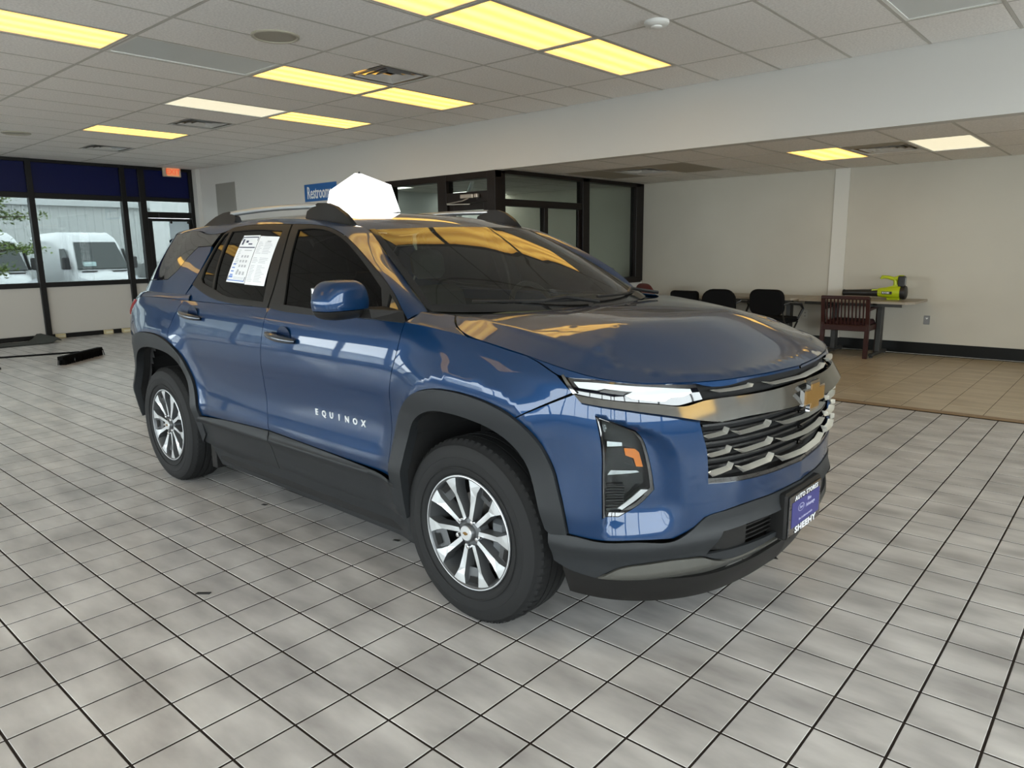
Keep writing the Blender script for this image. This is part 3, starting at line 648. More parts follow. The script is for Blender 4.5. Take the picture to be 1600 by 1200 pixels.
# black armchair
M_bk=mat('black_fabric',(.004,.004,.0045),.85,spec=.15); M_bm=mat('black_chair_metal',(.012,.012,.012),.35)
def padded(w,h,d,r=.08,n=5):
    """rounded slab standing in xz, thickness d in y"""
    pts=[]
    for cx_,cz,a0 in((w/2-r,h-r,0),(-w/2+r,h-r,90),(-w/2+r,r,180),(w/2-r,r,270)):
        for k in range(n+1): a=R(a0+90*k/n); pts.append((cx_+r*math.cos(a),cz+r*math.sin(a)))
    mb=MB(); m=len(pts); V=[];F=[]
    for f,y in((.93,-d/2),(1,-d/4),(1,d/4),(.93,d/2)): V+=[(x*f,y,(z-h/2)*f+h/2) for x,z in pts]
    for i in range(3):
        for k in range(m): F.append((i*m+k,i*m+(k+1)%m,(i+1)*m+(k+1)%m,(i+1)*m+k))
    F.append(tuple(range(m))); F.append(tuple(range(3*m,4*m))[::-1])
    return mb.add(V,F)
def armchair(x,y,rz,label,w=.47,bh=.34,btop=.87,arms=True,m=None,rim=None,r=.10):
    m=m or M_bk; t=empty('padded_armchair',(x,y,0),rz,label,'chair','padded chairs by the back wall')
    b=padded(w,bh,.07,r); b.xf(Matrix.Translation((0,-.22,btop-bh))@Matrix.Rotation(R(6),4,'X')); b.build('backrest',m,t,smooth=40)
    if rim:
        b=padded(w+.05,bh+.04,.045,r+.02); b.xf(Matrix.Translation((0,-.235,btop-bh-.015))@Matrix.Rotation(R(6),4,'X')); b.build('back_shell',rim,t,smooth=40)
    MB().box(-.235,.235,-.20,.25,.42,.495,.03).build('seat',m,t,smooth=40)
    for s in(-1,1):
        xx=s*(w/2+.045)
        if arms:
            MB().tube([(s*w/2*.9,-.23,btop-.20),(xx,-.20,.70),(xx,-.05,.685),(xx,.16,.665),(xx,.235,.60),(xx-s*.03,.16,.47)],[.014,.018,.022,.022,.018,.014],8).build('armrest',M_bm,t,smooth=40)
        MB().tube([(s*.2,-.2,btop-bh+.05),(s*.22,-.18,.46),(s*.23,.24,.018)],.012,8).build('leg',M_bm,t,smooth=40)
        MB().tube([(s*.22,.22,.43),(s*.23,-.24,.018)],.012,8).build('leg',M_bm,t,smooth=40)
    return t
armchair(-3.77,9.60,R(-4),'black padded chair with looped armrests standing left of the outlet')
armchair(-4.50,9.62,R(8),'black rounded-back chair just left of the looped-arm chair',btop=.855,bh=.42,r=.15)
armchair(-5.06,9.77,R(0),'black square-back chair between the red-rimmed chair and a rounded black one',btop=.81,bh=.40,r=.05,w=.44,arms=False)
armchair(-5.63,9.80,R(-25),'red-rimmed chair with black upholstery, nearest the office glass',btop=.875,bh=.48,r=.17,w=.44,rim=mat('red_shell',(.10,.018,.014),.45))
# leaf blower
t=empty('leaf_blower',(-2.62,10.28,.725),R(-2),'bright yellow-green cordless leaf blower with a black tube lying on the table','leaf blower')
M_lg=mat('lime_plastic',(.42,.50,.01),.35); M_bp=mat('black_plastic',(.012,.012,.012),.4)
MB().tube([(-.50,0,.075),(-.35,0,.078),(-.20,0,.080),(-.02,0,.085)],[.038,.040,.044,.052],20).lathe([(.040,-.505),(.043,-.50),(.043,-.485)],20,'x',(0,0,.075)).build('blower_tube',M_bp,t,smooth=40)
MB().tube([(-.06,0,.088),(.03,0,.09),(.10,0,.095),(.19,0,.095),(.24,0,.095)],[.057,.070,.082,.088,.078],20).build('motor_housing',M_lg,t,smooth=40)
MB().prism([(-.14,.125),(.02,.145),(.16,.20),(.20,.165),(.05,.10),(-.14,.105)],-.035,.035).build('housing_ridge',M_lg,t)
MB().lathe([(.001,.27),(.06,.27),(.082,.262),(.088,.24),(.084,.20)],24,'x',(0,0,.095)).build('air_intake',M_bp,t,smooth=40)
MB().tube([(.13,0,.15),(.135,0,.22),(.12,0,.262),(.04,0,.285),(-.03,0,.288),(-.045,0,.265)],[.030,.028,.027,.022,.022,.016],12).tube([(.12,0,.262),(.18,0,.285),(.225,0,.285)],[.028,.032,.030],12).build('handle',M_lg,t,smooth=40)
MB().box(.165,.245,-.042,.042,.165,.305,.012).build('battery',M_bp,t,smooth=30)
MB().box(.247,.252,-.030,.030,.19,.28,.002).build('battery_plate',mat('battery_grey',(.25,.25,.25),.4),t)
MB().box(.0,.12,-.089,-.083,.072,.108).build('brand_plate',M_bp,t)
text_obj('RYOBI',.030,.001,M_white,'lettering',t,frame_m((.05,-.0905,.09),(1,0,0),(0,0,1)),bold=.0008)
MB().box(.05,.20,-.05,.05,0,.022,.006).build('foot',M_lg,t)
# ------------------------------------------------------------------ the SUV
M_paint=mat('blue_paint',(.0003,.023,.078),.34,metal=.4,coat=1,spec=.2)
M_paint.node_tree.nodes['Principled BSDF'].inputs['Coat IOR'].default_value=1.42
M_clad=mat('grey_black_cladding',(.018,.020,.022),.48)
M_trim=mat('satin_black_trim',(.010,.0098,.0095),.42)
M_gloss=mat('gloss_black',(.004,.004,.005),.06,coat=1)
M_in=mat('inner_black',(.004,.004,.004),.9)
M_sg=glass('tinted_side_glass',(.02,.022,.024),1.28)
M_wg=glass('windscreen_glass',(.55,.62,.50),1.75)
for _m in(M_clad,M_trim): _m.node_tree.nodes['Principled BSDF'].inputs['Specular IOR Level'].default_value=.25
M_tyre=mat('tyre_rubber',(.014,.0145,.015),.72)
M_tyre.node_tree.nodes['Principled BSDF'].inputs['Specular IOR Level'].default_value=.25
M_skid=mat('silver_skid',(.10,.10,.09),.4,.4)
M_silver=mat('machined_silver',(.66,.69,.71),.32,.6)
M_dgrey=mat('dark_grey_wheel_paint',(.11,.115,.12),.35,.5)
M_gchr=mat('grille_chrome',(.80,.78,.70),.3,.65)
M_bar=mat('front_chrome',(.21,.21,.20),.10,1)
M_gold=mat('gold_emblem',(.19,.10,.02),.35,.3)
M_drl=mat('lamp_white_lens',(.52,.57,.58),.15,coat=1)
M_amber=mat('amber_reflector',(.75,.20,.01),.2,coat=1)
M_red=mat('red_lens',(.35,.03,.03),.12,coat=1)
M_rail=mat('rail_silver',(.55,.58,.60),.28,.85)
car=empty('suv',(-3.229,2.798,0),R(-1.15),'blue mid-size SUV with black wheel-arch cladding parked in the middle of the showroom','car')
def pip(P,poly):
    x,y=P[:,0],P[:,1]; c=np.zeros(len(P),bool); n=len(poly)
    for i in range(n):
        x1,y1=poly[i];x2,y2=poly[(i+1)%n]
        if y1==y2: continue
        k=((y1>y)!=(y2>y))&(x<(x2-x1)*(y-y1)/(y2-y1)+x1); c^=k
    return c
def pdist(P,poly,closed=True):
    d=np.full(len(P),1e9); n=len(poly)
    for i in range(n if closed else n-1):
        a=np.array(poly[i]);b=np.array(poly[(i+1)%n]);ab=b-a;L=ab@ab
        if L<1e-12: continue
        t=np.clip(((P-a)@ab)/L,0,1); d=np.minimum(d,np.linalg.norm(P-a-t[:,None]*ab,axis=1))
    return d
def smooth_poly(poly,step,corner=28):
    """resample a closed polygon: keeps corners sharper than `corner` degrees, splines the rest"""
    P=[np.array(p,float) for p in poly]; n=len(P); sharp=[]
    for i in range(n):
        a=P[i]-P[i-1]; b=P[(i+1)%n]-P[i]; ca=np.dot(a,b)/(np.linalg.norm(a)*np.linalg.norm(b)+1e-12)
        sharp.append(math.degrees(math.acos(max(-1,min(1,ca))))>corner)
    out=[]
    for i in range(n):
        p1=P[i];p2=P[(i+1)%n]; L=np.linalg.norm(p2-p1); m=max(1,int(round(L/step)))
        p0=P[i-1] if not sharp[i] else p1-(p2-p1); p3=P[(i+2)%n] if not sharp[(i+1)%n] else p2+(p2-p1)
        l0=max(np.linalg.norm(p1-p0),1e-6);l1=max(L,1e-6);l2=max(np.linalg.norm(p3-p2),1e-6)
        m1=((p1-p0)/l0*l1+(p2-p1)*l0/l1*1)/(l0+l1)*l1 if False else ((p2-p1)/l1*l0+(p1-p0)/l0*l1)/(l0+l1)*l1
        m2=((p3-p2)/l2*l1+(p2-p1)/l1*l2)/(l2+l1)*l1
        for k in range(m):
            t=k/m; out.append((2*t**3-3*t**2+1)*p1+(t**3-2*t**2+t)*m1+(-2*t**3+3*t**2)*p2+(t**3-t**2)*m2)
    return out
def inset(poly,g):
    n=len(poly); A=sum(poly[i][0]*poly[(i+1)%n][1]-poly[(i+1)%n][0]*poly[i][1] for i in range(n)); sg=1 if A>0 else -1
    out=[]
    for i in range(n):
        a=poly[i]-poly[i-1]; b=poly[(i+1)%n]-poly[i]; a=a/(np.linalg.norm(a)+1e-12); b=b/(np.linalg.norm(b)+1e-12)
        na=np.array((-a[1],a[0]))*sg; nb=np.array((-b[1],b[0]))*sg; m=na+nb; out.append(poly[i]+m*2*g/max(.6,m@m))
    return out
class PB:
    """panel mesh builder: smooth shell pieces with analytic normals"""
    def __init__(s): s.v=[];s.n=[];s.f=[]
    def add(s,V,N,F):
        b=len(s.v); s.v+=[tuple(p) for p in V]; s.n+=[tuple(p) for p in N]; s.f+=[tuple(i+b for i in f) for f in F]
    def piece(s,surf,poly,step=.03,gap=.002,flange=.012,holes=(),side=1,bstep=None,corner=28,flip=False):
        bst=bstep or min(step,.02)
        bp=smooth_poly(poly,bst,corner)
        if gap: bp=inset(bp,gap)
        hs=[smooth_poly(h,bst,corner) for h in holes]; hs=[inset(h,-gap) if gap else h for h in hs]
        A=np.array(bp); x0,y0=A.min(0);x1,y1=A.max(0)
        gx,gy=np.meshgrid(np.arange(x0+step/2,x1,step),np.arange(y0+step/2,y1,step)); gx=gx+((np.arange(gx.shape[0])%2)*step/2)[:,None]
        Q=np.stack([gx.ravel(),gy.ravel()],1)
        if len(Q):
            k=pip(Q,bp)&(pdist(Q,bp)>step*.42)
            for h in hs: k&=~pip(Q,h)&(pdist(Q,h)>step*.42)
            Q=Q[k]
        loops=[bp]+hs; pts=[];ed=[]
        for L in loops:
            b=len(pts); pts+=[Vector((p[0],p[1])) for p in L]; ed+=[(b+i,b+(i+1)%len(L)) for i in range(len(L))]
        pts+=[Vector((q[0],q[1])) for q in Q]
        vo,eo,fo,ov,oe,of=delaunay_2d_cdt(pts,ed,[],0,1e-5)
        UV=np.array([(p[0],p[1]) for p in vo]); F=[f for f in fo if len(f)>=3]
        C=np.array([UV[list(f)].mean(0) for f in F]); k=pip(C,bp)
        for h in hs: k&=~pip(C,h)
        F=[f for f,kk in zip(F,k) if kk]
        G=[]
        for f in F:
            a=sum(UV[f[i]][0]*UV[f[(i+1)%len(f)]][1]-UV[f[(i+1)%len(f)]][0]*UV[f[i]][1] for i in range(len(f)))
            G.append(tuple(f) if a>0 else tuple(f[::-1]))
        V,N=surf_eval(surf,UV,side)
        if side<0: G=[g[::-1] for g in G]
        if flip: N=-N; G=[g[::-1] for g in G]
        s.add(V,N,G)
        if flange:
            cnt={}
            for f in G:
                for i in range(len(f)):
                    a,b=f[i],f[(i+1)%len(f)]; 
                    if (b,a) in cnt: del cnt[(b,a)]
                    else: cnt[(a,b)]=1
            for a,b in cnt:
                pa,pb=V[a],V[b]; qa,qb=pa-N[a]*flange,pb-N[b]*flange
                e=pb-pa; nn=np.cross(e,N[a]); nn=nn/(np.linalg.norm(nn)+1e-9)
                s.add([pa,pb,qb,qa],[nn]*4,[(1,0,3,2)])
        return s
    def grid(s,P,flip=False):
        P=np.asarray(P); n,m=P.shape[:2]
        du=np.gradient(P,axis=0);dv=np.gradient(P,axis=1); N=np.cross(du,dv); N/=np.linalg.norm(N,axis=2,keepdims=True)+1e-12
        if flip: N=-N
        F=[(i*m+j,(i+1)*m+j,(i+1)*m+j+1,i*m+j+1) for i in range(n-1) for j in range(m-1)]
        if flip: F=[f[::-1] for f in F]
        s.add(P.reshape(-1,3),N.reshape(-1,3),F); return s
    def build(s,name,m,parent=None,label=None):
        me=bpy.data.meshes.new(name); me.from_pydata(s.v,[],s.f); me.materials.append(m)
        me.polygons.foreach_set('use_smooth',[True]*len(me.polygons)); me.update()
        me.normals_split_custom_set_from_vertices(s.n)
        o=bpy.data.objects.new(name,me); COL.objects.link(o); o.parent=parent or car
        if label: o['label']=label
        return o
def surf_eval(surf,UV,side):
    f=surf; e=.0015
    u,v=UV[:,0],UV[:,1]; P=f(u,v); a=f(u+e,v)-f(u-e,v); b=f(u,v+e)-f(u,v-e)
    P=P.copy(); 
    for q in(P,a,b): q[:,1]*=-1            # near side is y negative
    N=np.cross(a,b); N/=np.linalg.norm(N,axis=1,keepdims=True)+1e-12
    if side<0: P[:,1]*=-1; N=N.copy(); N[:,1]*=-1
    return P,N
def hermite(xs,ys):
    xs=np.array(xs,float); ys=np.array(ys,float)
    if ys.ndim==1: ys=ys[:,None]
    h=np.diff(xs); dl=np.diff(ys,axis=0)/h[:,None]
    m=np.empty_like(ys); m[0]=dl[0]; m[-1]=dl[-1]
    m[1:-1]=(dl[:-1]*h[1:,None]+dl[1:]*h[:-1,None])/(h[1:]+h[:-1])[:,None]
    def f(x):
        x=np.asarray(x,float); sh=x.shape; x=x.ravel()
        i=np.clip(np.searchsorted(xs,x)-1,0,len(h)-1)
        t=(x-xs[i])/h[i]; lo=t<0; hi=t>1
        T=np.clip(t,0,1)[:,None]; H=h[i][:,None]
        r=(2*T**3-3*T**2+1)*ys[i]+(T**3-2*T**2+T)*H*m[i]+(-2*T**3+3*T**2)*ys[i+1]+(T**3-T**2)*H*m[i+1]
        r=r+np.where(hi,(t-1),np.where(lo,t,0))[:,None]*H*np.where(hi[:,None],m[i+1],m[i])
        return r.reshape(sh+(ys.shape[1],)) if ys.shape[1]>1 else r[:,0].reshape(sh)
    return f
def sstep(a,b,x):
    t=np.clip((np.asarray(x,float)-a)/(b-a),0,1); return t*t*(3-2*t)
# plan contour of the lower body (x, w), rear centre -> front centre
PC=np.array([(-2.365,0),(-2.36,.26),(-2.33,.46),(-2.27,.60),(-2.18,.715),(-2.07,.80),(-1.93,.872),(-1.75,.915),(-1.365,.935),(-.9,.937),(-.4,.938),(0,.938),(.5,.938),(.95,.937),(1.365,.935),(1.62,.932),(1.78,.924),(1.88,.908),(1.965,.868),(2.045,.80),(2.118,.70),(2.172,.60),(2.213,.50),(2.262,.28),(2.285,0)])
_s=np.concatenate([[0],np.cumsum(np.hypot(*np.diff(PC,axis=0).T))]); _s-=_s[11]
Cf=hermite(_s,PC); UMIN,UMAX=_s[0],_s[-1]
ztopf=hermite([UMIN,-2.3,-1.9,-1.6,-.9,-.4,0,.6,1.0,1.3,1.6,1.85,2.0,2.3,2.6,UMAX],[1.08,1.10,1.15,1.17,1.17,1.17,1.17,1.166,1.16,1.135,1.09,1.045,1.02,1.0,.995,.99])
Dside=hermite([.18,.30,.40,.50,.56,.62,.70,.80,.90,.97,1.05,1.12,1.17],[-.085,-.05,-.03,-.012,-.002,-.012,-.022,-.014,.002,.004,-.008,-.026,-.050])
Dfront=hermite([.18,.26,.34,.44,.56,.70,.85,.97,1.05,1.12,1.17],[-.07,-.03,-.01,-.004,0,.002,0,-.005,-.012,-.02,-.03])
Drear=hermite([.18,.30,.42,.56,.70,.85,.97,1.05,1.12,1.17],[-.14,-.07,-.01,.012,.0,-.002,-.004,-.014,-.035,-.065])
def flare(x,z):
    r=0
    for hx,ax in((1.40,.448),(-1.34,.475)):
        rr=((np.abs(x-hx)/ax)**2.5+(np.abs(z-.36)/.625)**2.5)**(1/2.5)
        r=r+.024*(1-np.clip((rr-1)/.30,0,1))**2
    return r
def lower(u,v,off=0):
    u=np.asarray(u,float); v=np.asarray(v,float)
    c=Cf(u); e=1e-3; t=Cf(u+e)-Cf(u-e); t/=np.linalg.norm(t,axis=-1,keepdims=True)
    n=np.stack([-t[...,1],t[...,0]],-1)  # outward (x,w): for side t=(1,0) -> n=(0,1)
    kf=sstep(1.55,2.05,u); kr=sstep(-1.7,-2.2,u)
    d=Dside(v)*(1-kf)*(1-kr)+Dfront(v)*kf+Drear(v)*kr
    zt=ztopf(u); z=np.where(v>.7,.7+(v-.7)*(zt-.7)/.47,v)
    d=d+flare(c[...,0],z)*(1-kf)*(1-kr*.5)+off
    return np.stack([c[...,0]+n[...,0]*d,c[...,1]+n[...,1]*d,z],-1)
# side glass surface (x,z)->w
Wgz=hermite([1.0,1.10,1.17,1.25,1.35,1.45,1.55,1.62,1.7],[.92,.908,.890,.862,.825,.780,.725,.675,.60])
TAP=hermite([-2.2,-2.05,-1.95,-1.8,-1.5,-1.2,-.8,-.3,.3,.7,1.1],[.42,.24,.155,.085,.035,.018,.008,0,0,.008,.03])
def glassw(x,z):
    x=np.asarray(x,float)
    xe=x-(np.asarray(z,float)-1.2)*.5
    return Wgz(z)-TAP(xe)
_ub=hermite([.40,.50,.56,.60,.69,.81,.86,.91,.97,1.0,1.05],[2.25,2.262,2.268,2.27,2.264,2.243,2.222,2.18,2.065,1.95,1.80])
_ul=hermite([.40,.56,.674,.85,.949,.995,1.05],[1.978,1.978,1.976,1.973,1.961,1.952,1.94])
def lowerp(u,v):
    """body side + front with the recessed lamp pocket; u past the centre line continues on the far side"""
    u=np.asarray(u,float); v=np.asarray(v,float); far=u>UMAX; uu=np.where(far,2*UMAX-u,u)
    k=np.clip((_ub(v)-uu)/.09,0,1); k=k*k*(3-2*k)
    off=-.030*k*sstep(0,.014,uu-_ul(v))*sstep(.470,.600,v)*(1-sstep(.96,1.01,v)*.4)
    P=lower(uu,v,off); P[...,1]*=np.where(far,-1,1); return P
def offs(o): 
    def f(u,v):
        u=np.asarray(u,float); v=np.asarray(v,float); far=u>UMAX; uu=np.where(far,2*UMAX-u,u)
        P=lower(uu,v,o(uu,v) if callable(o) else o); P[...,1]*=np.where(far,-1,1); return P
    return f
def gl(off=0):
    def f(x,z):
        x=np.asarray(x,float); z=np.asarray(z,float); return np.stack([x,glassw(x,z)+off,z],-1)
    return f
def mir(path): return list(path)+[(2*UMAX-u,v) for u,v in path[::-1] if u<UMAX-1e-6]
AFO=[(.958,.40),(.962,.51),(.972,.60),(.99,.70),(1.03,.79),(1.085,.86),(1.16,.912),(1.25,.941),(1.35,.954),(1.45,.957),(1.55,.95),(1.63,.93),(1.70,.89),(1.755,.83),(1.795,.75),(1.825,.66),(1.85,.57),(1.862,.495)]
AFI=[(1.03,.345),(1.035,.46),(1.05,.58),(1.08,.70),(1.125,.785),(1.19,.83),(1.26,.852),(1.35,.859),(1.45,.856),(1.54,.843),(1.61,.815),(1.67,.765),(1.715,.69),(1.75,.60),(1.78,.50),(1.80,.39)]
ARO=[(-.80,.40),(-.81,.51),(-.835,.60),(-.87,.69),(-.915,.775),(-.975,.855),(-1.05,.905),(-1.15,.938),(-1.27,.955),(-1.37,.958),(-1.48,.955),(-1.59,.94),(-1.68,.91),(-1.755,.85),(-1.80,.77),(-1.83,.68),(-1.85,.58),(-1.86,.48),(-1.865,.40)]
ARI=[(-.845,.345),(-.855,.46),(-.875,.56),(-.905,.66),(-.955,.75),(-1.02,.81),(-1.10,.845),(-1.20,.862),(-1.30,.867),(-1.42,.866),(-1.53,.85),(-1.62,.815),(-1.69,.755),(-1.735,.68),(-1.765,.58),(-1.78,.48),(-1.785,.36)]
fr_line=[(1.012,1.168),(1.010,1.092),(.992,1.005),(.972,.94),(.952,.86),(.944,.72),(.944,.60),(.950,.512)]
rr_line=[(-.045,1.168),(-.052,1.067),(-.060,.965),(-.078,.86),(-.088,.75),(-.078,.65),(-.048,.548)]
rd_rear=[(-1.012,1.168),(-1.041,1.13),(-1.082,1.063),(-1.115,1.0),(-1.112,.933)]
LAMP=[(1.952,.995),(2.02,.965),(2.086,.933),(2.112,.893),(2.132,.819),(2.150,.713),(2.160,.648),(2.119,.609),(2.034,.562),(1.978,.562),(1.976,.674),(1.973,.85),(1.961,.949)]
def sides():
    for s in (1,-1): yield s
for s in sides():
    # front door
    PB().piece(lowerp,fr_line[::-1][:0]+fr_line+rr_line[::-1]+[],.022,side=s).build('front_door',M_paint)
    d=PB().piece(lowerp,rr_line+[(-.4,.535),(-.81,.512)]+ARO[2:8]+[(-1.112,.933)]+rd_rear[::-1][1:],.022,side=s,corner=22)
    d.piece(gl(0),[(-.045,1.168),(-1.012,1.168),(-1.022,1.205),(-.955,1.262),(-.80,1.222),(-.667,1.195),(-.48,1.180),(-.30,1.174)],.03,gap=.0,side=s); d.build('rear_door',M_paint)
    f=PB().piece(lowerp,[fr_line[0]]+[(1.30,1.168),(1.55,1.168),(1.70,1.164),(1.80,1.137),(1.87,1.082),(1.66,.9135)]+AFO[1:12][::-1]+fr_line[::-1][:-1],.02,side=s,corner=22)
    f.build('front_fender',M_paint)
    # quarter panel
    q=PB().piece(lowerp,rd_rear+[(-1.05,.905)]+ARO[7:17]+[(-2.02,.50),(-2.2,.62),(-2.28,.78),(-2.30,1.0),(-2.34,1.168),(-1.9,1.168),(-1.4,1.168)],.024,side=s,corner=22)
    q.piece(gl(0),[(-1.012,1.168),(-1.5,1.168),(-1.90,1.168),(-1.84,1.262),(-1.36,1.279),(-1.232,1.346),(-1.157,1.412),(-1.064,1.473),(-.885,1.476),(-.875,1.44),(-.93,1.33),(-.985,1.262),(-1.03,1.205)],.025,gap=.001,side=s,corner=22)
    # shoulder between lower body and tapering cabin
    rows=[]
    for x in np.linspace(-.95,-2.12,28):
        a=lowerp(np.array(x),np.array(1.168)); b=np.array([x,float(glassw(x,1.20)),1.20]); 
        if x<-1.6: b[2]=1.20-.02*(-1.6-x)
        rows.append([a,(a*.5+b*.5)+np.array([0,.004,.010]),b])
    P=np.array(rows); P[...,1]*=-s
    q.grid(P,flip=(s>0)); q.build('quarter_panel',M_paint)
    # cladding
    c=PB().piece(offs(.014),AFO+[(1.80,.485)]+AFI[::-1][1:],.02,gap=.001,flange=.045,side=s,corner=35,bstep=.015)
    c.build('front_arch_cladding',M_clad)
    PB().piece(offs(.014),ARO+[(-1.80,.38)]+ARI[::-1],.02,gap=.001,flange=.045,side=s,corner=35,bstep=.015).build('rear_arch_cladding',M_clad)
    rk=hermite([.22,.30,.34,.40,.47,.505,.515,.56],[-.05,-.02,-.002,.004,.012,.022,.012,.0])
    rocker=lambda u,v:rk(v)
    for nm,pl in(('rocker_cladding',[(-.052,.546),(.40,.532),(.953,.51),(1.0,.47),(1.035,.36),(1.0,.335),(-.045,.335)]),('rocker_cladding',[(-.84,.345),(-.86,.47),(-.815,.512),(-.4,.535),(-.055,.546),(-.048,.335),(-.80,.33)])):
        PB().piece(offs(rocker),pl,.018,gap=.0015,flange=.02,side=s).build(nm,M_clad)
    PB().piece(offs(-.02),[(-.80,.20),(1.0,.20),(1.02,.345),(-.82,.345)],.05,gap=0,flange=0,side=s).build('sill_underside',M_clad)
    # glass and trims
    FO=[(1.004,1.166),(.96,1.205),(.89,1.268),(.80,1.330),(.69,1.392),(.55,1.462),(.43,1.512),(.32,1.543),(.21,1.561),(.08,1.572),(-.078,1.578),(-.335,1.585),(-.6,1.584),(-.72,1.577),(-.79,1.548),(-.825,1.49),(-.87,1.40),(-.92,1.325),(-.975,1.258),(-.80,1.214),(-.667,1.190),(-.48,1.174),(-.25,1.168),(.017,1.162),(.38,1.150),(.75,1.142),(.99,1.136)]
    GF=[(.012,1.548),(.158,1.549),(.293,1.533),(.411,1.500),(.548,1.440),(.705,1.352),(.805,1.285),(.835,1.21),(.83,1.180),(.42,1.180),(.095,1.190),(.085,1.241),(.045,1.40)]
    GR=[(-.137,1.545),(-.4,1.558),(-.700,1.556),(-.705,1.461),(-.690,1.30),(-.675,1.240),(-.55,1.214),(-.30,1.200),(-.105,1.195),(-.115,1.273),(-.13,1.42)]
    GQ=[(-.735,1.553),(-.775,1.540),(-.80,1.505),(-.84,1.41),(-.865,1.335),(-.870,1.295),(-.84,1.272),(-.78,1.258),(-.705,1.246),(-.715,1.30),(-.728,1.45)]
    GS=[(.868,1.20),(.868,1.262),(.93,1.21),(.955,1.182),(.87,1.182)]
    B1=[(-.074,1.576),(-.038,1.43),(-.029,1.29),(-.045,1.168)]
    FD=[p for p in FO if p[0]>-.07]; 
    fd=FO[:10]+[(-.068,1.578),(-.032,1.43),(-.023,1.29),(-.040,1.168)]+FO[23:]
    rd=[(-.080,1.578)]+FO[11:23]+[(-.051,1.167),(-.035,1.29),(-.044,1.43)]
    PB().piece(gl(.002),fd,.03,gap=.001,flange=.012,holes=[GF,GS],side=s,corner=24,bstep=.015).build('window_frame',M_trim)
    PB().piece(gl(.002),rd,.03,gap=.001,flange=.012,holes=[GR,GQ],side=s,corner=24,bstep=.015).build('window_frame',M_trim)
    for nm,g,m in(('front_side_window',GF,M_sg),('rear_side_window',GR,M_sg),('quarter_window',GQ,M_sg),('mirror_triangle',GS,M_gloss)):
        PB().piece(gl(-.006),g,.05,gap=-.003,flange=0,side=s,corner=24).build(nm,m)
    PB().piece(gl(.001),[(-1.84,1.266),(-1.93,1.33),(-1.93,1.42),(-1.86,1.50),(-1.70,1.548),(-1.5,1.560),(-1.155,1.567),(-1.009,1.546),(-.835,1.548),(-.885,1.478),(-1.064,1.475),(-1.157,1.414),(-1.232,1.348),(-1.36,1.281)],.03,gap=.001,flange=.006,side=s,corner=24).build('rear_wrap_glass',M_gloss)
    # cant rail band + A pillar
    Lx=[(1.004,1.166),(.96,1.205),(.89,1.268),(.80,1.330),(.69,1.392),(.55,1.462),(.43,1.512),(.32,1.543),(.21,1.561),(.08,1.572),(-.078,1.578),(-.335,1.585),(-.6,1.584),(-.835,1.550),(-1.009,1.548),(-1.155,1.569),(-1.5,1.562),(-1.70,1.550),(-1.86,1.502)]
    Ux=[(1.00,.755,1.186),(.94,.735,1.222),(.85,.712,1.275),(.75,.685,1.335),(.64,.655,1.397),(.53,.625,1.468),(.41,.597,1.538),(.30,.608,1.565),(.20,.615,1.580),(.05,.622,1.600),(-.10,.625,1.612),(-.34,.626,1.622),(-.6,.622,1.624),(-.85,.617,1.620),(-1.02,.610,1.613),(-1.18,.605,1.606),(-1.5,.585,1.588),(-1.72,.565,1.568),(-1.90,.53,1.545)]
    tt=np.arange(len(Lx),dtype=float); Lc=hermite(tt,np.array([(x,float(glassw(x,z))+.001,z+.001) for x,z in Lx])); Uc=hermite(tt,np.array(Ux))
    T=np.linspace(0,len(Lx)-1,90); A=Lc(T);B=Uc(T); rows=[]
    for k in np.linspace(0,1,8):
        bul=.007*math.sin(math.pi*k); rows.append(A*(1-k)+B*k+np.stack([np.zeros(90),np.full(90,bul*.8),np.full(90,bul)],1))
    P=np.array(rows).transpose(1,0,2); P[...,1]*=-s
    PB().grid(P,flip=(s>0)).build('roof_side_rail',M_paint)
    # door handles
    for hx,hz in((.14,1.040),(-.85,1.092)):
        w0=float(lowerp(np.array(hx),np.array(hz))[1])
        h=MB(); pts=[];rs=[]
        for k in range(13):
            t=k/12; x=hx-.125+.25*t; zz=hz+.012-.028*t*.9; pts.append((x,-s*(w0+.012+.030*math.sin(math.pi*min(1,t*1.05))**.6),zz)); rs.append(.0175*(.55+.45*math.sin(math.pi*t)**.5))
        h.tube(pts,rs,12); h.build('door_handle',M_chrome_d if False else mat('handle_gloss',(.03,.04,.055),.08,.6,coat=1),car,smooth=True)
        cup=MB(); V=[];F=[]
        for i in range(7):
            r=i/6
            for k in range(20):
                a=2*math.pi*k/20; x=hx+.01+.062*r*math.cos(a); z=hz+.052*r*math.sin(a)
                V.append((x,-s*(w0+.0015-.0*(1-r*r)),z))
        for i in range(6):
            for k in range(20): F.append((i*20+k,i*20+(k+1)%20,(i+1)*20+(k+1)%20,(i+1)*20+k))
        cup.add(V,F); cup.build('handle_cup',mat('cup_dark_blue',(.002,.012,.04),.25),car,smooth=True)
# far and near text
Lm=lowerp(np.array(.50),np.array(.665)); 
def side_pt(x,z,o=.0): p=lowerp(np.array(float(x)),np.array(float(z))); return (float(p[0]),-float(p[1])-o,float(p[2]))
p0=side_pt(.40,.70,.002); p1=side_pt(.86,.70,.002)
for k,ch in enumerate('EQUINOX'):
    x=.375+k*.0605; a=side_pt(x,.702,.0015); b=side_pt(x+.03,.702,.0015); c=side_pt(x,.735,.0015)
    text_obj(ch,.040,.0022,mat('badge_silver',(.72,.74,.76),.35,.5),'badge_letter',car,frame_m(a,Vector(b)-Vector(a),Vector(c)-Vector(a)),sx=1.05,bold=.0012)
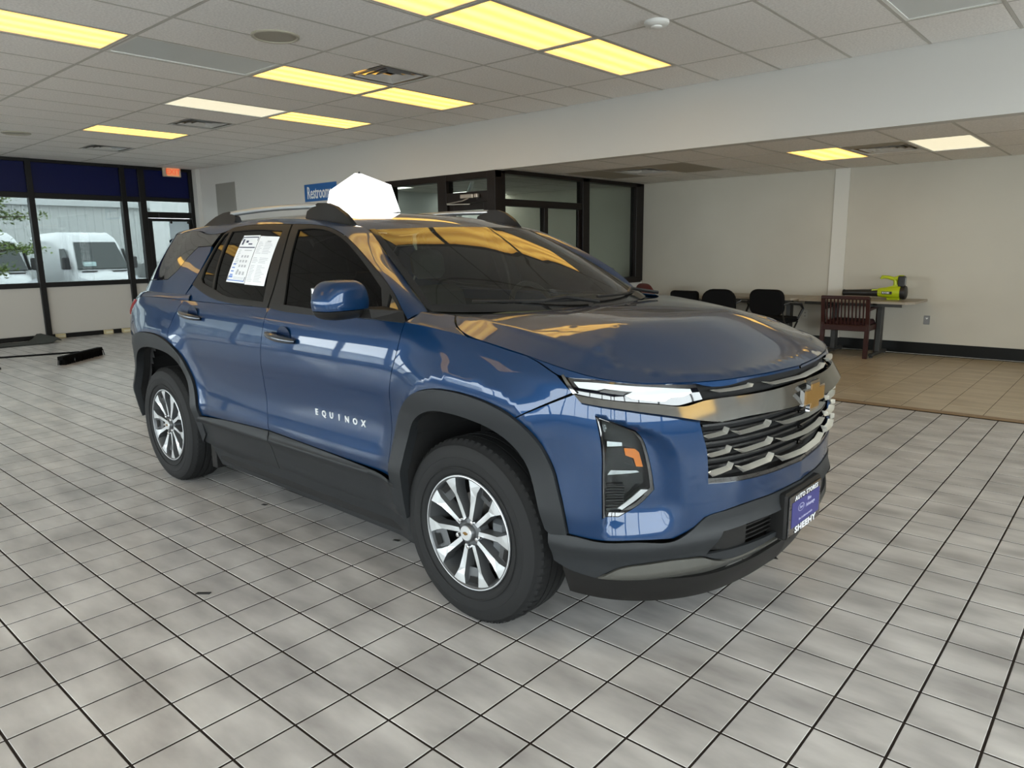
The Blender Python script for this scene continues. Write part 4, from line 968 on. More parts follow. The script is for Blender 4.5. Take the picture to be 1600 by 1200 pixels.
# ---- front end
uM=UMAX
bl=[(1.87,.494),(1.97,.483),(2.09,.483),(2.225,.476),(2.30,.505),(2.345,.535),(2.45,.546),(2.75,.546),(uM,.546)]
HOLE=LAMP
gr_edge=[(uM,.625),(2.80,.628),(2.62,.634),(2.48,.643),(2.355,.655),(2.350,.74),(2.345,.81),(2.328,.90),(2.312,.983)]
chl=[(2.312,.983),(2.198,1.015),(2.034,1.047),(1.906,1.056),(1.885,1.072)]
half_low=bl[::-1]
def mirror_closed(path): # path from centre bottom round the near side to centre top
    return path+[(2*uM-u,v) for u,v in path[::-1] if u<uM-1e-6]
b=PB().piece(lowerp,mirror_closed([(uM,.546)]+bl[::-1][1:]+AFO[::-1][0:6]+[(1.66,.9135),(1.878,1.079)]+chl[::-1][1:-1]+gr_edge[::-1]),.018,holes=[LAMP,[(2*uM-u,v) for u,v in LAMP]],corner=24,bstep=.012)
b.build('front_bumper',M_paint)
def mu(poly): return [(2*uM-u,v) for u,v in poly]
def two(name,surf,poly,m,step=.02,parent=None,**k):
    for pl in(poly,mu(poly)):
        PB().piece(surf,pl,step,**k).build(name,m,parent)
# cladding below
fc=lambda u,v: .016*np.exp(-((v-.455)/.035)**2)+.004
PB().piece(offs(fc),mirror_closed([(uM,.365),(2.79,.366),(2.383,.378),(2.35,.392),(2.27,.402),(2.13,.403),(2.04,.392),(1.955,.346),(1.86,.365),(1.802,.385),(1.79,.49)]+bl),.018,gap=.001,corner=30,holes=[[(2.36,.40),(2.42,.475),(2.55,.476),(2.74,.474),(uM,.474),(2*uM-2.74,.474),(2*uM-2.55,.476),(2*uM-2.42,.475),(2*uM-2.36,.40),(2*uM-2.6,.388),(uM,.385),(2.6,.388)]]).build('lower_bumper_cladding',M_clad)
PB().piece(offs(-.045),mirror_closed([(uM,.37),(2.33,.375),(2.38,.49),(uM,.49)]),.03,gap=0,flange=0).build('lower_grille_back',M_in)
for v in(.395,.412,.429,.446,.463):
    PB().piece(offs(-.02),mirror_closed([(uM,v-.003),(2.57,v-.003),(2.57,v+.003),(uM,v+.003)]),.03,gap=0,flange=.015).build('lower_grille_bar',M_trim)
for q in([(2.36,.401),(2.405,.45),(2.46,.472),(2.565,.474),(2.565,.39),(2.45,.392)],):
    two('fog_lamp_cover',offs(lambda u,v:-.006-.02*(1-sstep(2.36,2.46,u))),q,M_trim,.02,gap=.001)
PB().piece(offs(lambda u,v:.012-.05*sstep(.36,.30,v)),mirror_closed([(uM,.285),(2.8,.288),(2.591,.297),(2.273,.306),(2.099,.333),(1.962,.346),(2.04,.390),(2.13,.400),(2.27,.400),(2.35,.389),(2.383,.375),(2.79,.363),(uM,.363)]),.018,gap=.001).build('skid_plate',M_skid)
PB().piece(offs(-.02),mirror_closed([(uM,.20),(2.3,.215),(2.0,.25),(1.84,.262),(1.815,.39),(1.955,.350),(2.099,.340),(2.273,.312),(uM,.300)]),.03,gap=0).build('front_valance',M_trim)
# lamp units
for far in(0,1):
    mp=(lambda pl:mu(pl)) if far else (lambda pl:pl)
    def sf(o): return (lambda u,v:(lambda P,Q:P)(lowerp(u,v),0)) if o==0 else (lambda u,v,o=o: _off_lp(u,v,o))
    def _off_lp(u,v,o):
        P=lowerp(u,v); e=.002; a=lowerp(u+e,v)-lowerp(u-e,v); c=lowerp(u,v+e)-lowerp(u,v-e); n=np.cross(a,c); n/=np.linalg.norm(n,axis=-1,keepdims=True); return P-n*o   # w-positive frame: cross points inward
    hb=PB().piece(lambda u,v:_off_lp(u,v,-.030),mp(LAMP),.02,gap=-.004,flange=0,bstep=.012).build('headlamp',mat('lamp_housing',(.004,.004,.0045),.2,coat=.3))
    rim=[(u,v) for u,v in LAMP]
    cen=np.mean(np.array(LAMP),0); inner=[tuple(cen+(np.array(p)-cen)*np.array((.86,.93))) for p in LAMP]
    PB().piece(lambda u,v:_off_lp(u,v,.002),mp(LAMP),.02,gap=.001,flange=.03,holes=[mp(inner)],bstep=.012).build('lamp_bezel',M_gloss,hb)
    PB().piece(lambda u,v:_off_lp(u,v,-.002),mp(inner),.03,gap=-.002,flange=0).build('lamp_cover',glass('lamp_cover_glass',(.70,.74,.74),1.3),hb)
    am=[(2.052,.837),(2.092,.834),(2.108,.816),(2.124,.738),(2.098,.742),(2.088,.785),(2.058,.80)]
    PB().piece(lambda u,v:_off_lp(u,v,-.014),mp(am),.015,gap=0,flange=.012).build('amber_reflector',M_amber,hb)
    PB().piece(lambda u,v:_off_lp(u,v,-.012),mp([(1.992,.70),(2.005,.725),(2.10,.722),(2.11,.712),(2.02,.703)]),.02,gap=0,flange=.01).build('reflector_bowl',M_chrome,hb)
    PB().piece(lambda u,v:_off_lp(u,v,-.014),mp([(1.99,.842),(1.99,.868),(2.045,.866),(2.045,.848)]),.02,gap=0,flange=.01).build('projector_brow',M_chrome,hb)
    PB().piece(lambda u,v:_off_lp(u,v,-.020),mp([(1.985,.69),(1.985,.845),(2.05,.84),(2.055,.76),(2.10,.735),(2.12,.70)]),.02,gap=0,flange=.01).build('projector_bowl',mat('lamp_bowl',(.05,.05,.05),.1,.9),hb)
    for k in range(9):
        v=.585+k*.0095; PB().piece(lambda u,v:_off_lp(u,v,-.010),mp([(1.988,v-.002),(2.055,v-.002),(2.055,v+.002),(1.988,v+.002)]),.05,gap=0,flange=.008).build('fin',mat('fin_black',(.02,.02,.022),.3),hb)
    PB().piece(lambda u,v:_off_lp(u,v,.0035),mp([(2.045,.584),(2.115,.632),(2.138,.650),(2.112,.653),(2.06,.612),(2.03,.590)]),.02,gap=0,flange=.006).build('air_curtain_blade',mat('blade_grey',(.42,.45,.46),.2,.6,coat=.5),hb)
    # daytime light strip
    ds=PB().piece(offs(-.012) if 0 else (lambda u,v:_off_lp(u,v,-.010)),mp([(1.822,1.137),(1.945,1.160),(2.102,1.168),(2.315,1.160),(2.335,1.085),(2.246,1.062),(2.152,1.076),(1.872,1.083)]),.02,gap=-.002,flange=.0,bstep=.012).build('daytime_lamp',M_gloss)
    PB().piece(lambda u,v:_off_lp(u,v,-.002),mp([(1.866,1.131),(1.945,1.149),(2.101,1.156),(2.288,1.141),(2.293,1.119),(2.258,1.102),(2.211,1.1),(2.186,1.08),(2.142,1.084),(2.072,1.093),(2.047,1.109),(2.073,1.128),(1.979,1.128),(1.953,1.115),(1.89,1.109)]),.015,gap=.001,flange=.008,bstep=.01,corner=15).build('light_strip',M_drl,ds)
    PB().piece(lambda u,v:_off_lp(u,v,-.004),mp([(1.979,1.125),(2.06,1.126),(2.044,1.109),(1.96,1.11)]),.02,gap=.001,flange=.005).build('textured_insert',mat('insert_grey',(.08,.08,.08),.3,.6),ds)
    PB().piece(lambda u,v:_off_lp(u,v,.004),mp([(1.818,1.141),(1.826,1.147),(1.886,1.085),(1.872,1.078)]),.01,gap=0,flange=.01).build('edge_trim',M_bar,ds)
# chrome bar across the front
ct=[(uM,1.088),(2.80,1.083),(2.60,1.080),(2.37,1.084),(2.335,1.081),(2.246,1.060),(2.152,1.074),(1.95,1.082),(1.876,1.081)]
cb=[(1.906,1.052),(2.034,1.047),(2.198,1.017),(2.312,.985),(2.36,.976),(2.48,.980),(2.70,.972),(uM,.966)]
PB().piece(offs(lambda u,v:.008+(1.088-v)*.27),mirror_closed(([(uM,.966)]+cb[::-1][1:]+ct[::-1])),.015,gap=.001,flange=.02,bstep=.012).build('front_chrome_bar',M_bar)
# upper slot and main grille
PB().piece(offs(-.03),mirror_closed([(uM,1.07),(2.30,1.07),(2.28,1.165),(uM,1.168)]),.04,gap=0,flange=0).build('upper_grille_slot',M_in)
gb=PB().piece(offs(-.045),mirror_closed([(uM,.615),(2.33,.645),(2.30,.99),(uM,.98)]),.04,gap=0,flange=0).build('grille',M_in)
PB().piece(offs(-.004),mirror_closed([(uM,.622),(2.80,.625),(2.48,.640),(2.352,.652),(2.352,.672),(2.48,.658),(2.80,.642),(uM,.640)]),.02,gap=0,flange=.03).build('lower_lip',M_gloss,gb)
for v in(.700,.738,.795,.833,.890,.930,.955):
    ul=2.362-.2*(v-.655)*.25
    PB().piece(offs(-.022),mirror_closed([(uM,v-.011),(2.6,v-.008),(ul-.006,v),(ul-.006,v+.012),(2.6,v+.004),(uM,v+.001)]),.03,gap=0,flange=.02).build('grille_bar',mat('grille_bar_black',(.008,.008,.008),.3),gb)
def dash(path,h,name='grille_accent',hook=1,parent=None,surfo=.004):
    """chrome dash: path of (u,v) points, diamond section"""
    mb=MB(); V=[];F=[]; n=len(path)
    for i,(u,v) in enumerate(path):
        hh=h*(.15 if i==0 or i==n-1 else 1)
        for du,dv,o in((0,hh,-.012),(0,0,.012),(0,-hh,-.004)):
            f=offs(surfo+o); p=f(np.array(u+du),np.array(v+dv)); V.append((float(p[0]),-float(p[1]),float(p[2])))
    for i in range(n-1):
        for k in range(3): F.append((i*3+k,(i+1)*3+k,(i+1)*3+(k+1)%3,i*3+(k+1)%3))
    F.append((0,1,2)); F.append(((n-1)*3+2,(n-1)*3+1,(n-1)*3))
    mb.add(V,F); return mb.build(name,M_gchr,parent or gb,smooth=25)
for far in(0,1):
    mm=(lambda L:mu(L)) if far else (lambda L:L)
    for v0,ul in((.888,2.333),(.785,2.345),(.690,2.355)):
        dash(mm([(ul,v0),(ul+.015,v0-.004),(ul+.05,v0),(ul+.082,v0+.006),(ul+.090,v0+.026),(ul+.092,v0+.036)]),.010)
        dash(mm([(ul+.122,v0+.006),(ul+.16,v0-.012),(ul+.20,v0-.011),(ul+.30,v0-.006),(ul+.316,v0+.012),(ul+.318,v0+.026)]),.010)
    dash(mm([(2.372,1.124),(2.405,1.117),(2.48,1.117),(2.555,1.120),(2.566,1.135)]),.008,'upper_accent',parent=gb,surfo=.002)
for v0 in(.878,.776,.680):
    L=[(2.712,v0+.010),(2.765,v0-.013),(2.82,v0-.016),(uM,v0-.018)]; dash(L+mu(L[:-1])[::-1],.009)
L=[(2.645,1.126),(2.70,1.108),(uM,1.106)]; dash(L+mu(L[:-1])[::-1],.008,'upper_accent',parent=gb,surfo=.002)
# emblem
def bow(s): return [(-.085*s-.0*s,-.022*s),(-.075*s,.024*s),(-.030*s,.024*s),(-.027*s,.044*s),(.040*s,.044*s),(.037*s,.024*s),(.086*s,.024*s),(.076*s,-.022*s),(.030*s,-.022*s),(.027*s,-.044*s),(-.040*s,-.044*s),(-.037*s,-.022*s)]
ex_=2.302; eb=MB().prism(bow(1.25),0,.016,'yz'); eb.xf(Matrix.Translation((ex_,0,.885))@Matrix.Rotation(R(-4),4,'Y')).build('front_emblem',M_chrome,car)
MB().prism([(y*1.03,z*.93) for y,z in bow(1.08)],.016,.020,'yz').xf(Matrix.Translation((ex_,0,.885))@Matrix.Rotation(R(-4),4,'Y')).build('emblem_face',M_gold,bpy.data.objects['front_emblem'])
# plate and bracket
br_=MB().box(2.225,2.305,-.175,.170,.352,.535,.008).build('plate_bracket',M_trim,car)
pl=MB().box(2.305,2.311,-.158,.158,.362,.520,.002).build('dealer_plate',M_gloss,car)
MB().box(2.311,2.3125,-.135,.140,.392,.492).build('plate_insert',mat('plate_purple',(.035,.035,.16),.4),pl)
Mx=lambda y,z:frame_m((2.3135,y,z),(0,1,0),(0,0,1)); M_wt=mat('white_print',(.75,.76,.78),.5)
text_obj('AUTO STORES',.026,.0006,M_wt,'plate_lettering',pl,Mx(.0,.5045),bold=.0003,sx=1.25,spacing=1.1)
text_obj('SHEEHY',.034,.0008,M_wt,'plate_lettering',pl,Mx(.0,.377),bold=.0010,sx=1.6,spacing=1.12)
M_lp=mat('pale_print',(.42,.42,.60),.5)
text_obj('Blue',.021,.0005,M_lp,'plate_print',pl,Mx(.012,.474),align='LEFT'); text_obj('Advantage',.021,.0005,M_lp,'plate_print',pl,Mx(.000,.450),align='LEFT')
text_obj('Blue Certified used vehicle',.0125,.0005,M_lp,'plate_print',pl,Mx(.0,.412))
text_obj('Ford',.017,.0005,M_lp,'plate_print',pl,Mx(-.048,.457),shear=.3)
ov=MB(); V=[]; 
for k in range(32):
    a=2*math.pi*k/32
    for q in(1,.88): V.append((2.3132,-.048+.030*q*math.cos(a),.457+.0155*q*math.sin(a)))
ov.add(V,[(2*k,2*((k+1)%32),2*((k+1)%32)+1,2*k+1) for k in range(32)]).build('plate_oval',M_lp,pl,fixn=False)
# ---- hood, cowl, windscreen, roof
_ub_=np.linspace(.6,UMAX,260); _BD=lowerp(_ub_,np.full(260,1.168)); _BX=_BD[:,:2].copy(); _BZ=_BD[:,2]
_zc=hermite([.8,1.1,1.35,1.6,1.8,2.0,2.15,2.28],[1.215,1.202,1.191,1.177,1.154,1.109,1.062,1.012])
_er=hermite([.6,1.1,1.3,1.7,1.9,2.1,2.3,2.5,UMAX],[.10,.11,.14,.145,.13,.09,.055,.045,.045])
_rz=hermite([.6,1.1,1.3,1.7,1.9,2.1,2.3,UMAX],[.034,.034,.042,.046,.044,.034,.024,.022])
def hoodz(x,y):
    x=np.asarray(x,float); w=np.abs(np.asarray(y,float)); Q=np.stack([x.ravel(),w.ravel()],1)
    e=np.full(len(Q),1e9); zb=np.zeros(len(Q)); ub=np.zeros(len(Q))
    for i in range(len(_BX)-1):
        a=_BX[i];b=_BX[i+1];ab=b-a; t=np.clip(((Q-a)@ab)/(ab@ab),0,1); d=np.linalg.norm(Q-a-t[:,None]*ab,axis=1); k=d<e; e[k]=d[k]; zb[k]=(_BZ[i]+t*(_BZ[i+1]-_BZ[i]))[k]; ub[k]=(_ub_[i]+t*(_ub_[i+1]-_ub_[i]))[k]
    er=_er(ub); zr=zb+_rz(ub)
    core=_zc(x.ravel())-.020*(w.ravel()/.8)**2
    core=np.maximum(core,zr)
    inner=zr+(core-zr)*(1-(1-np.clip((e-er)/.42,0,1))**2)
    lin=zb+(zr-zb)*np.clip(e/er,0,1)
    k=.006; hh=np.clip(.5+.5*(e-er)/.02,0,1); z=lin*(1-hh)+inner*hh
    return z.reshape(x.shape)
def hood_s(x,y): # (x, w signed, z) in the w-positive frame
    z=hoodz(x,y); return np.stack([np.asarray(x,float),np.asarray(y,float),z],-1)
def xy_at(u): p=lowerp(np.array(float(u)),np.array(1.168)); return (float(p[0]),float(p[1]))
edge=[xy_at(u) for u in list(np.linspace(1.42,2.0,14))+list(np.linspace(2.05,UMAX,22))]
cen=[(x-.004,w-.004 if w>.02 else 0) for x,w in edge]
cut=[(1.165,.745),(1.20,.785),(1.26,.835),(1.33,.868)]
backe=[(1.385,0),(1.375,.2),(1.345,.4),(1.285,.57),(1.215,.69)]
halfp=backe+cut+cen
poly=halfp[:-1]+[(cen[-1][0],0)]+[(x,-w) for x,w in halfp[::-1][1:] if w>0.001]
h=PB().piece(hood_s,poly,.028,gap=.0015,flange=.012,side=1,corner=30,bstep=.02,flip=True)
lipn=[(1.64,1.1685),(1.70,1.166),(1.765,1.151),(1.80,1.140),(1.822,1.140),(1.945,1.1625),(2.102,1.1695)]
for pl in(lipn[::-1],mu(lipn)): h.piece(lowerp,pl if 0 else pl,.02,gap=.0,flange=.01,corner=20,bstep=.012)
h.piece(offs(.001),mirror_closed([(uM,1.157),(2.60,1.158),(2.335,1.156),(2.322,1.162),(2.20,1.168),(2.20,1.1695),(uM,1.1695)]),.02,gap=0,flange=.012)
h.build('bonnet',M_paint)
for s in(1,-1):
    f=PB().piece(hood_s,[(.985,s*.755),(1.158,s*.748),(1.195,s*.788),(1.255,s*.838),(1.325,s*.871),(1.36,s*xy_at(1.36)[1]),(1.2,s*xy_at(1.2)[1]),(1.008,s*xy_at(1.008)[1])],.02,gap=.0005,flange=.008,side=1,corner=30,flip=True)
    f.build('fender_top',M_paint)
tv=np.linspace(0,1,15)
Bc=hermite([0,.25,.5,.7,.87,1],[(1.335,0,1.176),(1.325,.22,1.177),(1.275,.44,1.180),(1.19,.60,1.183),(1.09,.70,1.185),(1.00,.752,1.187)])
Tc=hermite([0,.3,.55,.8,1],[(.60,0,1.552),(.585,.19,1.551),(.55,.34,1.548),(.49,.48,1.543),(.412,.594,1.538)])
Mid=hermite([0,1],[(0,0,0),(0,0,0)])
def wscreen(n=15,m=17):
    P=np.zeros((n,2*m-1,3)); t=np.linspace(0,1,n)
    for j in range(2*m-1):
        s=(j-(m-1))/(m-1); a=Bc(abs(s));b=Tc(abs(s)); sg=1 if s>=0 else -1
        for i in range(n):
            p=a*(1-t[i])+b*t[i]; k=4*t[i]*(1-t[i])*.029*(.2+.8*s*s)*(1-abs(s)**12); p=p+np.array([k*.45,0,k*.9]); P[i,j]=(p[0],-sg*p[1] if s else 0,p[2])
    return P
W=wscreen(); PB().grid(W,flip=False).build('windscreen',M_wg)
def strip(name,P,m,flip=False,parent=None): return PB().grid(np.array(P),flip=flip).build(name,m,parent)
# black frit border on the windscreen
M_frit=mat('frit_black',(.006,.006,.006),.15)
def wpt(i,j,o=.003):
    return W[i,j]+np.array([.45,0,.9])*o
n,m2=W.shape[:2]
strip('windscreen_border',[[W[0,j]*(1-k)+W[1,j]*k+np.array([.002,0,.003]) for j in range(m2)] for k in(0,.5,1)],M_frit)
for a,b,fl in((0,1,0),(m2-1,m2-2,1)):
    strip('windscreen_border',[[W[i,a]*(1-k)+W[i,b]*k+np.array([.002,0,.003]) for k in((0,.3,.6) if not fl else (.6,.3,0))] for i in range(n)],M_frit)
# cowl
CW=[]
for k in(0,.5,1):
    row=[]
    for j in range(41):
        s=(j-20)/20; a=Bc(abs(s)); hx=hermite([0,.2,.4,.57,.69,.75],[1.39,1.38,1.35,1.29,1.22,1.17])(min(abs(a[1]),.75)); sg=1 if s>=0 else -1
        b=np.array([float(hx),a[1],0]); b[2]=float(hoodz(np.array(b[0]),np.array(b[1])))-.022
        a2=a+np.array([0,0,-.004]); p=b*(1-k)+a2*k; p[2]-=.01*math.sin(math.pi*k); row.append((p[0],-sg*p[1],p[2]))
    CW.append(row)
strip('cowl_panel',CW,mat('cowl_black',(.012,.012,.012),.6))
def wiper(y0,y1,name='wiper'):
    mb=MB(); pts=[];
    for k in range(9):
        y=y0+(y1-y0)*k/8; s=min(.97,abs(y)/.752); s=min(1,s); a=Bc(s); b=Tc(s); t=.045+.02*k/8; p=a*(1-t)+b*t; pts.append((p[0]+.012,y,p[2]+.018))
    mb.tube(pts,.007,6); q=pts[2]; mb.tube([(q[0]+.07,q[1]-.12 if y1>y0 else q[1]+.12,q[2]-.012),(q[0]+.03,(q[1]+pts[4][1])/2,q[2]+.018),pts[4]],.009,6); mb.build(name,M_in if 0 else mat('wiper_black',(.008,.008,.008),.4),car,smooth=40)
wiper(.62,.02); wiper(-.05,-.60)
# roof
def roof(n=22,m=13):
    xe=np.linspace(0,1,n); P=np.zeros((n,2*m-1,3))
    wE=hermite([-1.95,-1.72,-1.5,-1.18,-.85,-.34,0,.2,.412],[.51,.563,.583,.603,.615,.624,.622,.613,.594]); zE=hermite([-1.95,-1.72,-1.5,-1.18,-.85,-.34,-.1,.05,.2,.30,.412],[1.540,1.566,1.586,1.604,1.618,1.620,1.611,1.599,1.580,1.565,1.538])
    zC=hermite([-2.12,-1.9,-1.5,-1,-.5,-.2,.1,.35,.60],[1.560,1.590,1.632,1.655,1.660,1.655,1.637,1.605,1.552])
    for j in range(2*m-1):
        s=(j-(m-1))/(m-1); q=abs(s); T=Tc(q); Rr=np.array([-2.12+.17*q**2,q*.51,0])
        for i in range(n):
            x=T[0]*(1-xe[i])+Rr[0]*xe[i]; xed=.412*(1-xe[i])-1.95*xe[i]; w=q*float(wE(xed)); 
            if i==0: w=T[1]
            z=float(zC(T[0]*0+ (.60*(1-xe[i])-2.12*xe[i])))*(1-q**2.4)+float(zE(xed))*q**2.4
            if i==0: z=T[2]
            P[i,j]=(x,-np.sign(s)*w,z)
    return P
RF=roof(); PB().grid(RF,flip=True if 0 else False).build('roof',M_paint)
# rear: spoiler, tailgate, lamps, bumper
rc=[]
for i in range(RF.shape[1]): rc.append(RF[-1,i])
rc=np.array(rc); sp=[]
low=rc+np.array([-.09,0,-.012]); sp=[rc,rc*.5+low*.5+np.array([0,0,.004]),low,low+np.array([0.01,0,-.03]),rc+np.array([.03,0,-.045])]
strip('rear_spoiler',sp,M_paint)
tgx=hermite([1.10,1.20,1.30,1.40,1.52],[-2.24,-2.20,-2.13,-2.08,-2.05]); tgw=hermite([1.10,1.20,1.30,1.40,1.52],[.68,.67,.64,.59,.50])
rows=[]
for z in np.linspace(1.16,1.525,9):
    row=[]
    for j in range(21):
        s=(j-10)/10; row.append((float(tgx(z))+.20*abs(s)**3,-s*float(tgw(z)),z))
    rows.append(row)
strip('tailgate_glass',rows,M_gloss,flip=True)
PB().piece(offs(-.005),[(UMIN,.62)]+[(-2.6,.62),(-2.38,.66),(-2.32,.80),(-2.31,1.0),(-2.35,1.165),(UMIN,1.168)],.05,side=1).piece(offs(-.005),[(UMIN,.62)]+[(-2.6,.62),(-2.38,.66),(-2.32,.80),(-2.31,1.0),(-2.35,1.165),(UMIN,1.168)],.05,side=-1).build('tailgate',M_paint)
for s in(1,-1):
    A_=[(float(p[0]),-s*float(p[1]),float(p[2])) for p in (lowerp(np.array(u),np.array(1.168)) for u in np.linspace(-1.93,UMIN,20))]
    B_=[(float(tgx(1.16))+.20*abs(1-k/19)**3,-s*float(tgw(1.16))*(1-k/19),1.162) for k in range(20)]
    strip('rear_shoulder_panel',[A_,[tuple((a*.5+b*.5)+(.006 if i==2 else 0) for i,(a,b) in enumerate(zip(p,q))) for p,q in zip(A_,B_)],B_],M_paint,flip=(s<0))
    PB().piece(offs(.006),[(-1.86,.40),(-1.865,.49),(-2.05,.50),(-2.3,.56),(-2.6,.60),(UMIN,.60),(UMIN,.28),(-2.3,.29),(-2.0,.34)],.04,side=s).build('rear_bumper_cladding',M_clad)
    tl=PB().piece(offs(.010),[(-1.80,1.158),(-1.90,1.164),(-2.10,1.160),(-2.40,1.13),(-2.40,1.05),(-2.10,1.045),(-1.98,1.055),(-1.87,1.11)],.02,side=s,corner=20).build('tail_lamp',M_red)
    PB().piece(offs(.013),[(-1.95,1.085),(-2.00,1.095),(-2.3,1.075),(-2.3,1.06),(-2.02,1.06)],.03,side=s).build('lamp_insert',M_drl,tl)
    PB().piece(offs(.010),[(-1.875,.50),(-1.885,.40),(-1.95,.36),(-1.95,.50)],.03,side=s).build('rear_reflector_trim',M_clad)
# roof rails
for s in(1,-1):
    def rp(x,dz): 
        w=float(hermite([-1.6,-1.2,-.6,-.2,.2,.4],[.56,.585,.60,.60,.595,.575])(x)); z=float(hermite([-1.5,-1.25,-1.0,-.7,-.3,0,.15,.3],[1.59,1.632,1.656,1.668,1.672,1.666,1.660,1.648])(x)); return (x,-s*(w+.015),z+dz)
    mb=MB(); pts=[rp(x,0) for x in np.linspace(-1.0,.06,16)]; mb.tube(pts,.015,10); 
    for v in range(len(mb.v)): pass
    rl=mb.build('roof_rail',M_rail,car,smooth=40)
    for xs in((-1.27,-1.19,-1.09,-.98,-.90,-.82),(.30,.25,.18,.11,.04,-.06)):
        V=[];F=[]; top=[rp(x,0.0) for x in xs]
        hs=[.0,.42,.80,1.0,1.0,.42]
        for (x,y,z),q in zip(top,hs):
            zr=float(hermite([-1.6,-1.2,-.6,-.2,.1,.3,.4],[1.585,1.605,1.620,1.622,1.600,1.572,1.545])(x)); zt=zr+(z+.014-zr)*q
            wd=.022
            V+= [(x,y-wd*1.3,zr-.02),(x,y-wd*.6,zt),(x,y+wd*.6,zt),(x,y+wd*1.3,zr-.02)]
        nn=len(xs); F=[(i*4+k,(i+1)*4+k,(i+1)*4+k+1,i*4+k+1) for i in range(nn-1) for k in range(3)]+[(0,1,2,3),((nn-1)*4+3,(nn-1)*4+2,(nn-1)*4+1,(nn-1)*4)]
        MB().add(V,F).build('rail_foot',M_trim,rl,smooth=50)
# mirrors
for s in(1,-1):
    V=[];F=[]; nx,nz=14,14
    # shell: superellipsoid, wide in y
    def se(a,b,c,cx_,cy_,cz_,z0=-1,z1=1,nu=28,nv=16,e=.55,taper=.0):
        V=[];F=[]
        f=lambda v,p:math.copysign(abs(v)**p,v)
        for i in range(nv+1):
            ph=math.asin(z0+(z1-z0)*i/nv)
            for k in range(nu):
                th=2*math.pi*k/nu; x=f(math.cos(ph),e)*f(math.cos(th),.8)*a; y=f(math.cos(ph),e)*f(math.sin(th),e)*b; z=f(math.sin(ph),e)*c
                x*=1-.25*(z/c if z>0 else 0); V.append((cx_+x-(y*s/b)*0,cy_+y,cz_+z))
        for i in range(nv):
            for k in range(nu): F.append((i*nu+k,i*nu+(k+1)%nu,(i+1)*nu+(k+1)%nu,(i+1)*nu+k))
        F.append(tuple(range(nu))[::-1]); F.append(tuple(nv*nu+k for k in range(nu)))
        return V,F
    # near mirror stands open, the far one is folded back against its window
    T=(Matrix.Translation((.868,-1.088,1.258))@Matrix.Rotation(R(100),4,'Z')) if s>0 else (Matrix.Translation((.60,.975,1.258))@Matrix.Rotation(R(4),4,'Z'))
    V,F=se(.122,.072,.074,0,0,0,-.35,1); sh=MB().add(V,F).xf(T).build('door_mirror',M_paint,car,smooth=50)
    V,F=se(.120,.070,.078,0,0,-.003,-1,-.32); MB().add(V,F).xf(T).build('mirror_base',M_trim,sh,smooth=50)
    MB().box(-.095,.095,.050,.064,-.045,.045,.004).xf(T).build('mirror_glass',M_chrome,sh)
    if s>0: q=[(.83,-1.03,1.178),(.97,-1.02,1.180),(.96,-1.02,1.216),(.84,-1.03,1.218)]
    else: q=[(.66,.99,1.185),(.78,.95,1.185),(.78,.95,1.220),(.66,.99,1.220)]
    MB().add(q+[(.86,-s*.885,1.162),(1.01,-s*.882,1.152),(.985,-s*.873,1.200),(.87,-s*.876,1.215)],[(0,1,2,3),(4,7,6,5),(0,4,5,1),(1,5,6,2),(2,6,7,3),(3,7,4,0)]).build('mirror_arm',M_trim,sh,smooth=30)
# dark inner body with wheel wells
def under(s):
    us=np.linspace(-2.2,2.6,97); vs=np.linspace(.30,1.10,18)
    U,Vv=np.meshgrid(us,vs,indexing='ij'); P=lowerp(U,Vv)
    c=PC.mean(0); 
    # inward shift along plan normal
    P2=offs(-.075)(U,Vv); P2[...,1]*=-s; F=[]; V=P2.reshape(-1,3).tolist(); m=len(vs)
    def inarch(x,z):
        for hx in(1.40,-1.33):
            if abs((x-hx)/.40)**3+max(0,(z-.30)/.58)**3<1: return True
        return False
    for i in range(len(us)-1):
        for j in range(m-1):
            x=(P[i,j,0]+P[i+1,j,0])/2; z=(P[i,j,2]+P[i,j+1,2])/2
            if inarch(x,z): continue
            if us[i]>1.9 and 0: continue
            F.append((i*m+j,(i+1)*m+j,(i+1)*m+j+1,i*m+j+1))
    MB().add(V,F).build('inner_body',M_in,car,fixn=False)
    for hx,AI in((1.365,AFI),(-1.365,ARI)):
        path=smooth_poly(AI,.03)[:-1]; path=[p for p in path if p[1]>.33]
        pts=[]
        for u,v in AI: 
            p=offs(-.02)(np.array(u),np.array(v)); pts.append((float(p[0]),float(p[1]),float(p[2])+.012))
        V=[];F=[]; n=len(pts)
        for w in(0,1,2):
            for x,y,z in pts:
                xx=hx+.06*(1 if hx>0 else -.4)+(x-hx-.06*(1 if hx>0 else -.4))*(1.02 if w else 1); V.append((xx,-s*(y if w==0 else (.72 if w==1 else .52)),z+.0))
        for w in range(2):
            for i in range(n-1): F.append((w*n+i,w*n+i+1,(w+1)*n+i+1,(w+1)*n+i))
        F.append(tuple(2*n+i for i in range(n)))
        MB().add(V,F).build('wheel_well_liner',mat('liner_black',(.006,.006,.006),.9),car,fixn=False,smooth=False)
for s in(1,-1): under(s)
MB().box(-2.1,2.12,-.5,.5,.21,.30,.02).box(-.80,.93,-.86,.86,.22,.34,.02).build('underbody',M_in,car)
MB().box(1.05,2.15,-.50,.50,.30,.95).build('engine_bay',M_in,car)
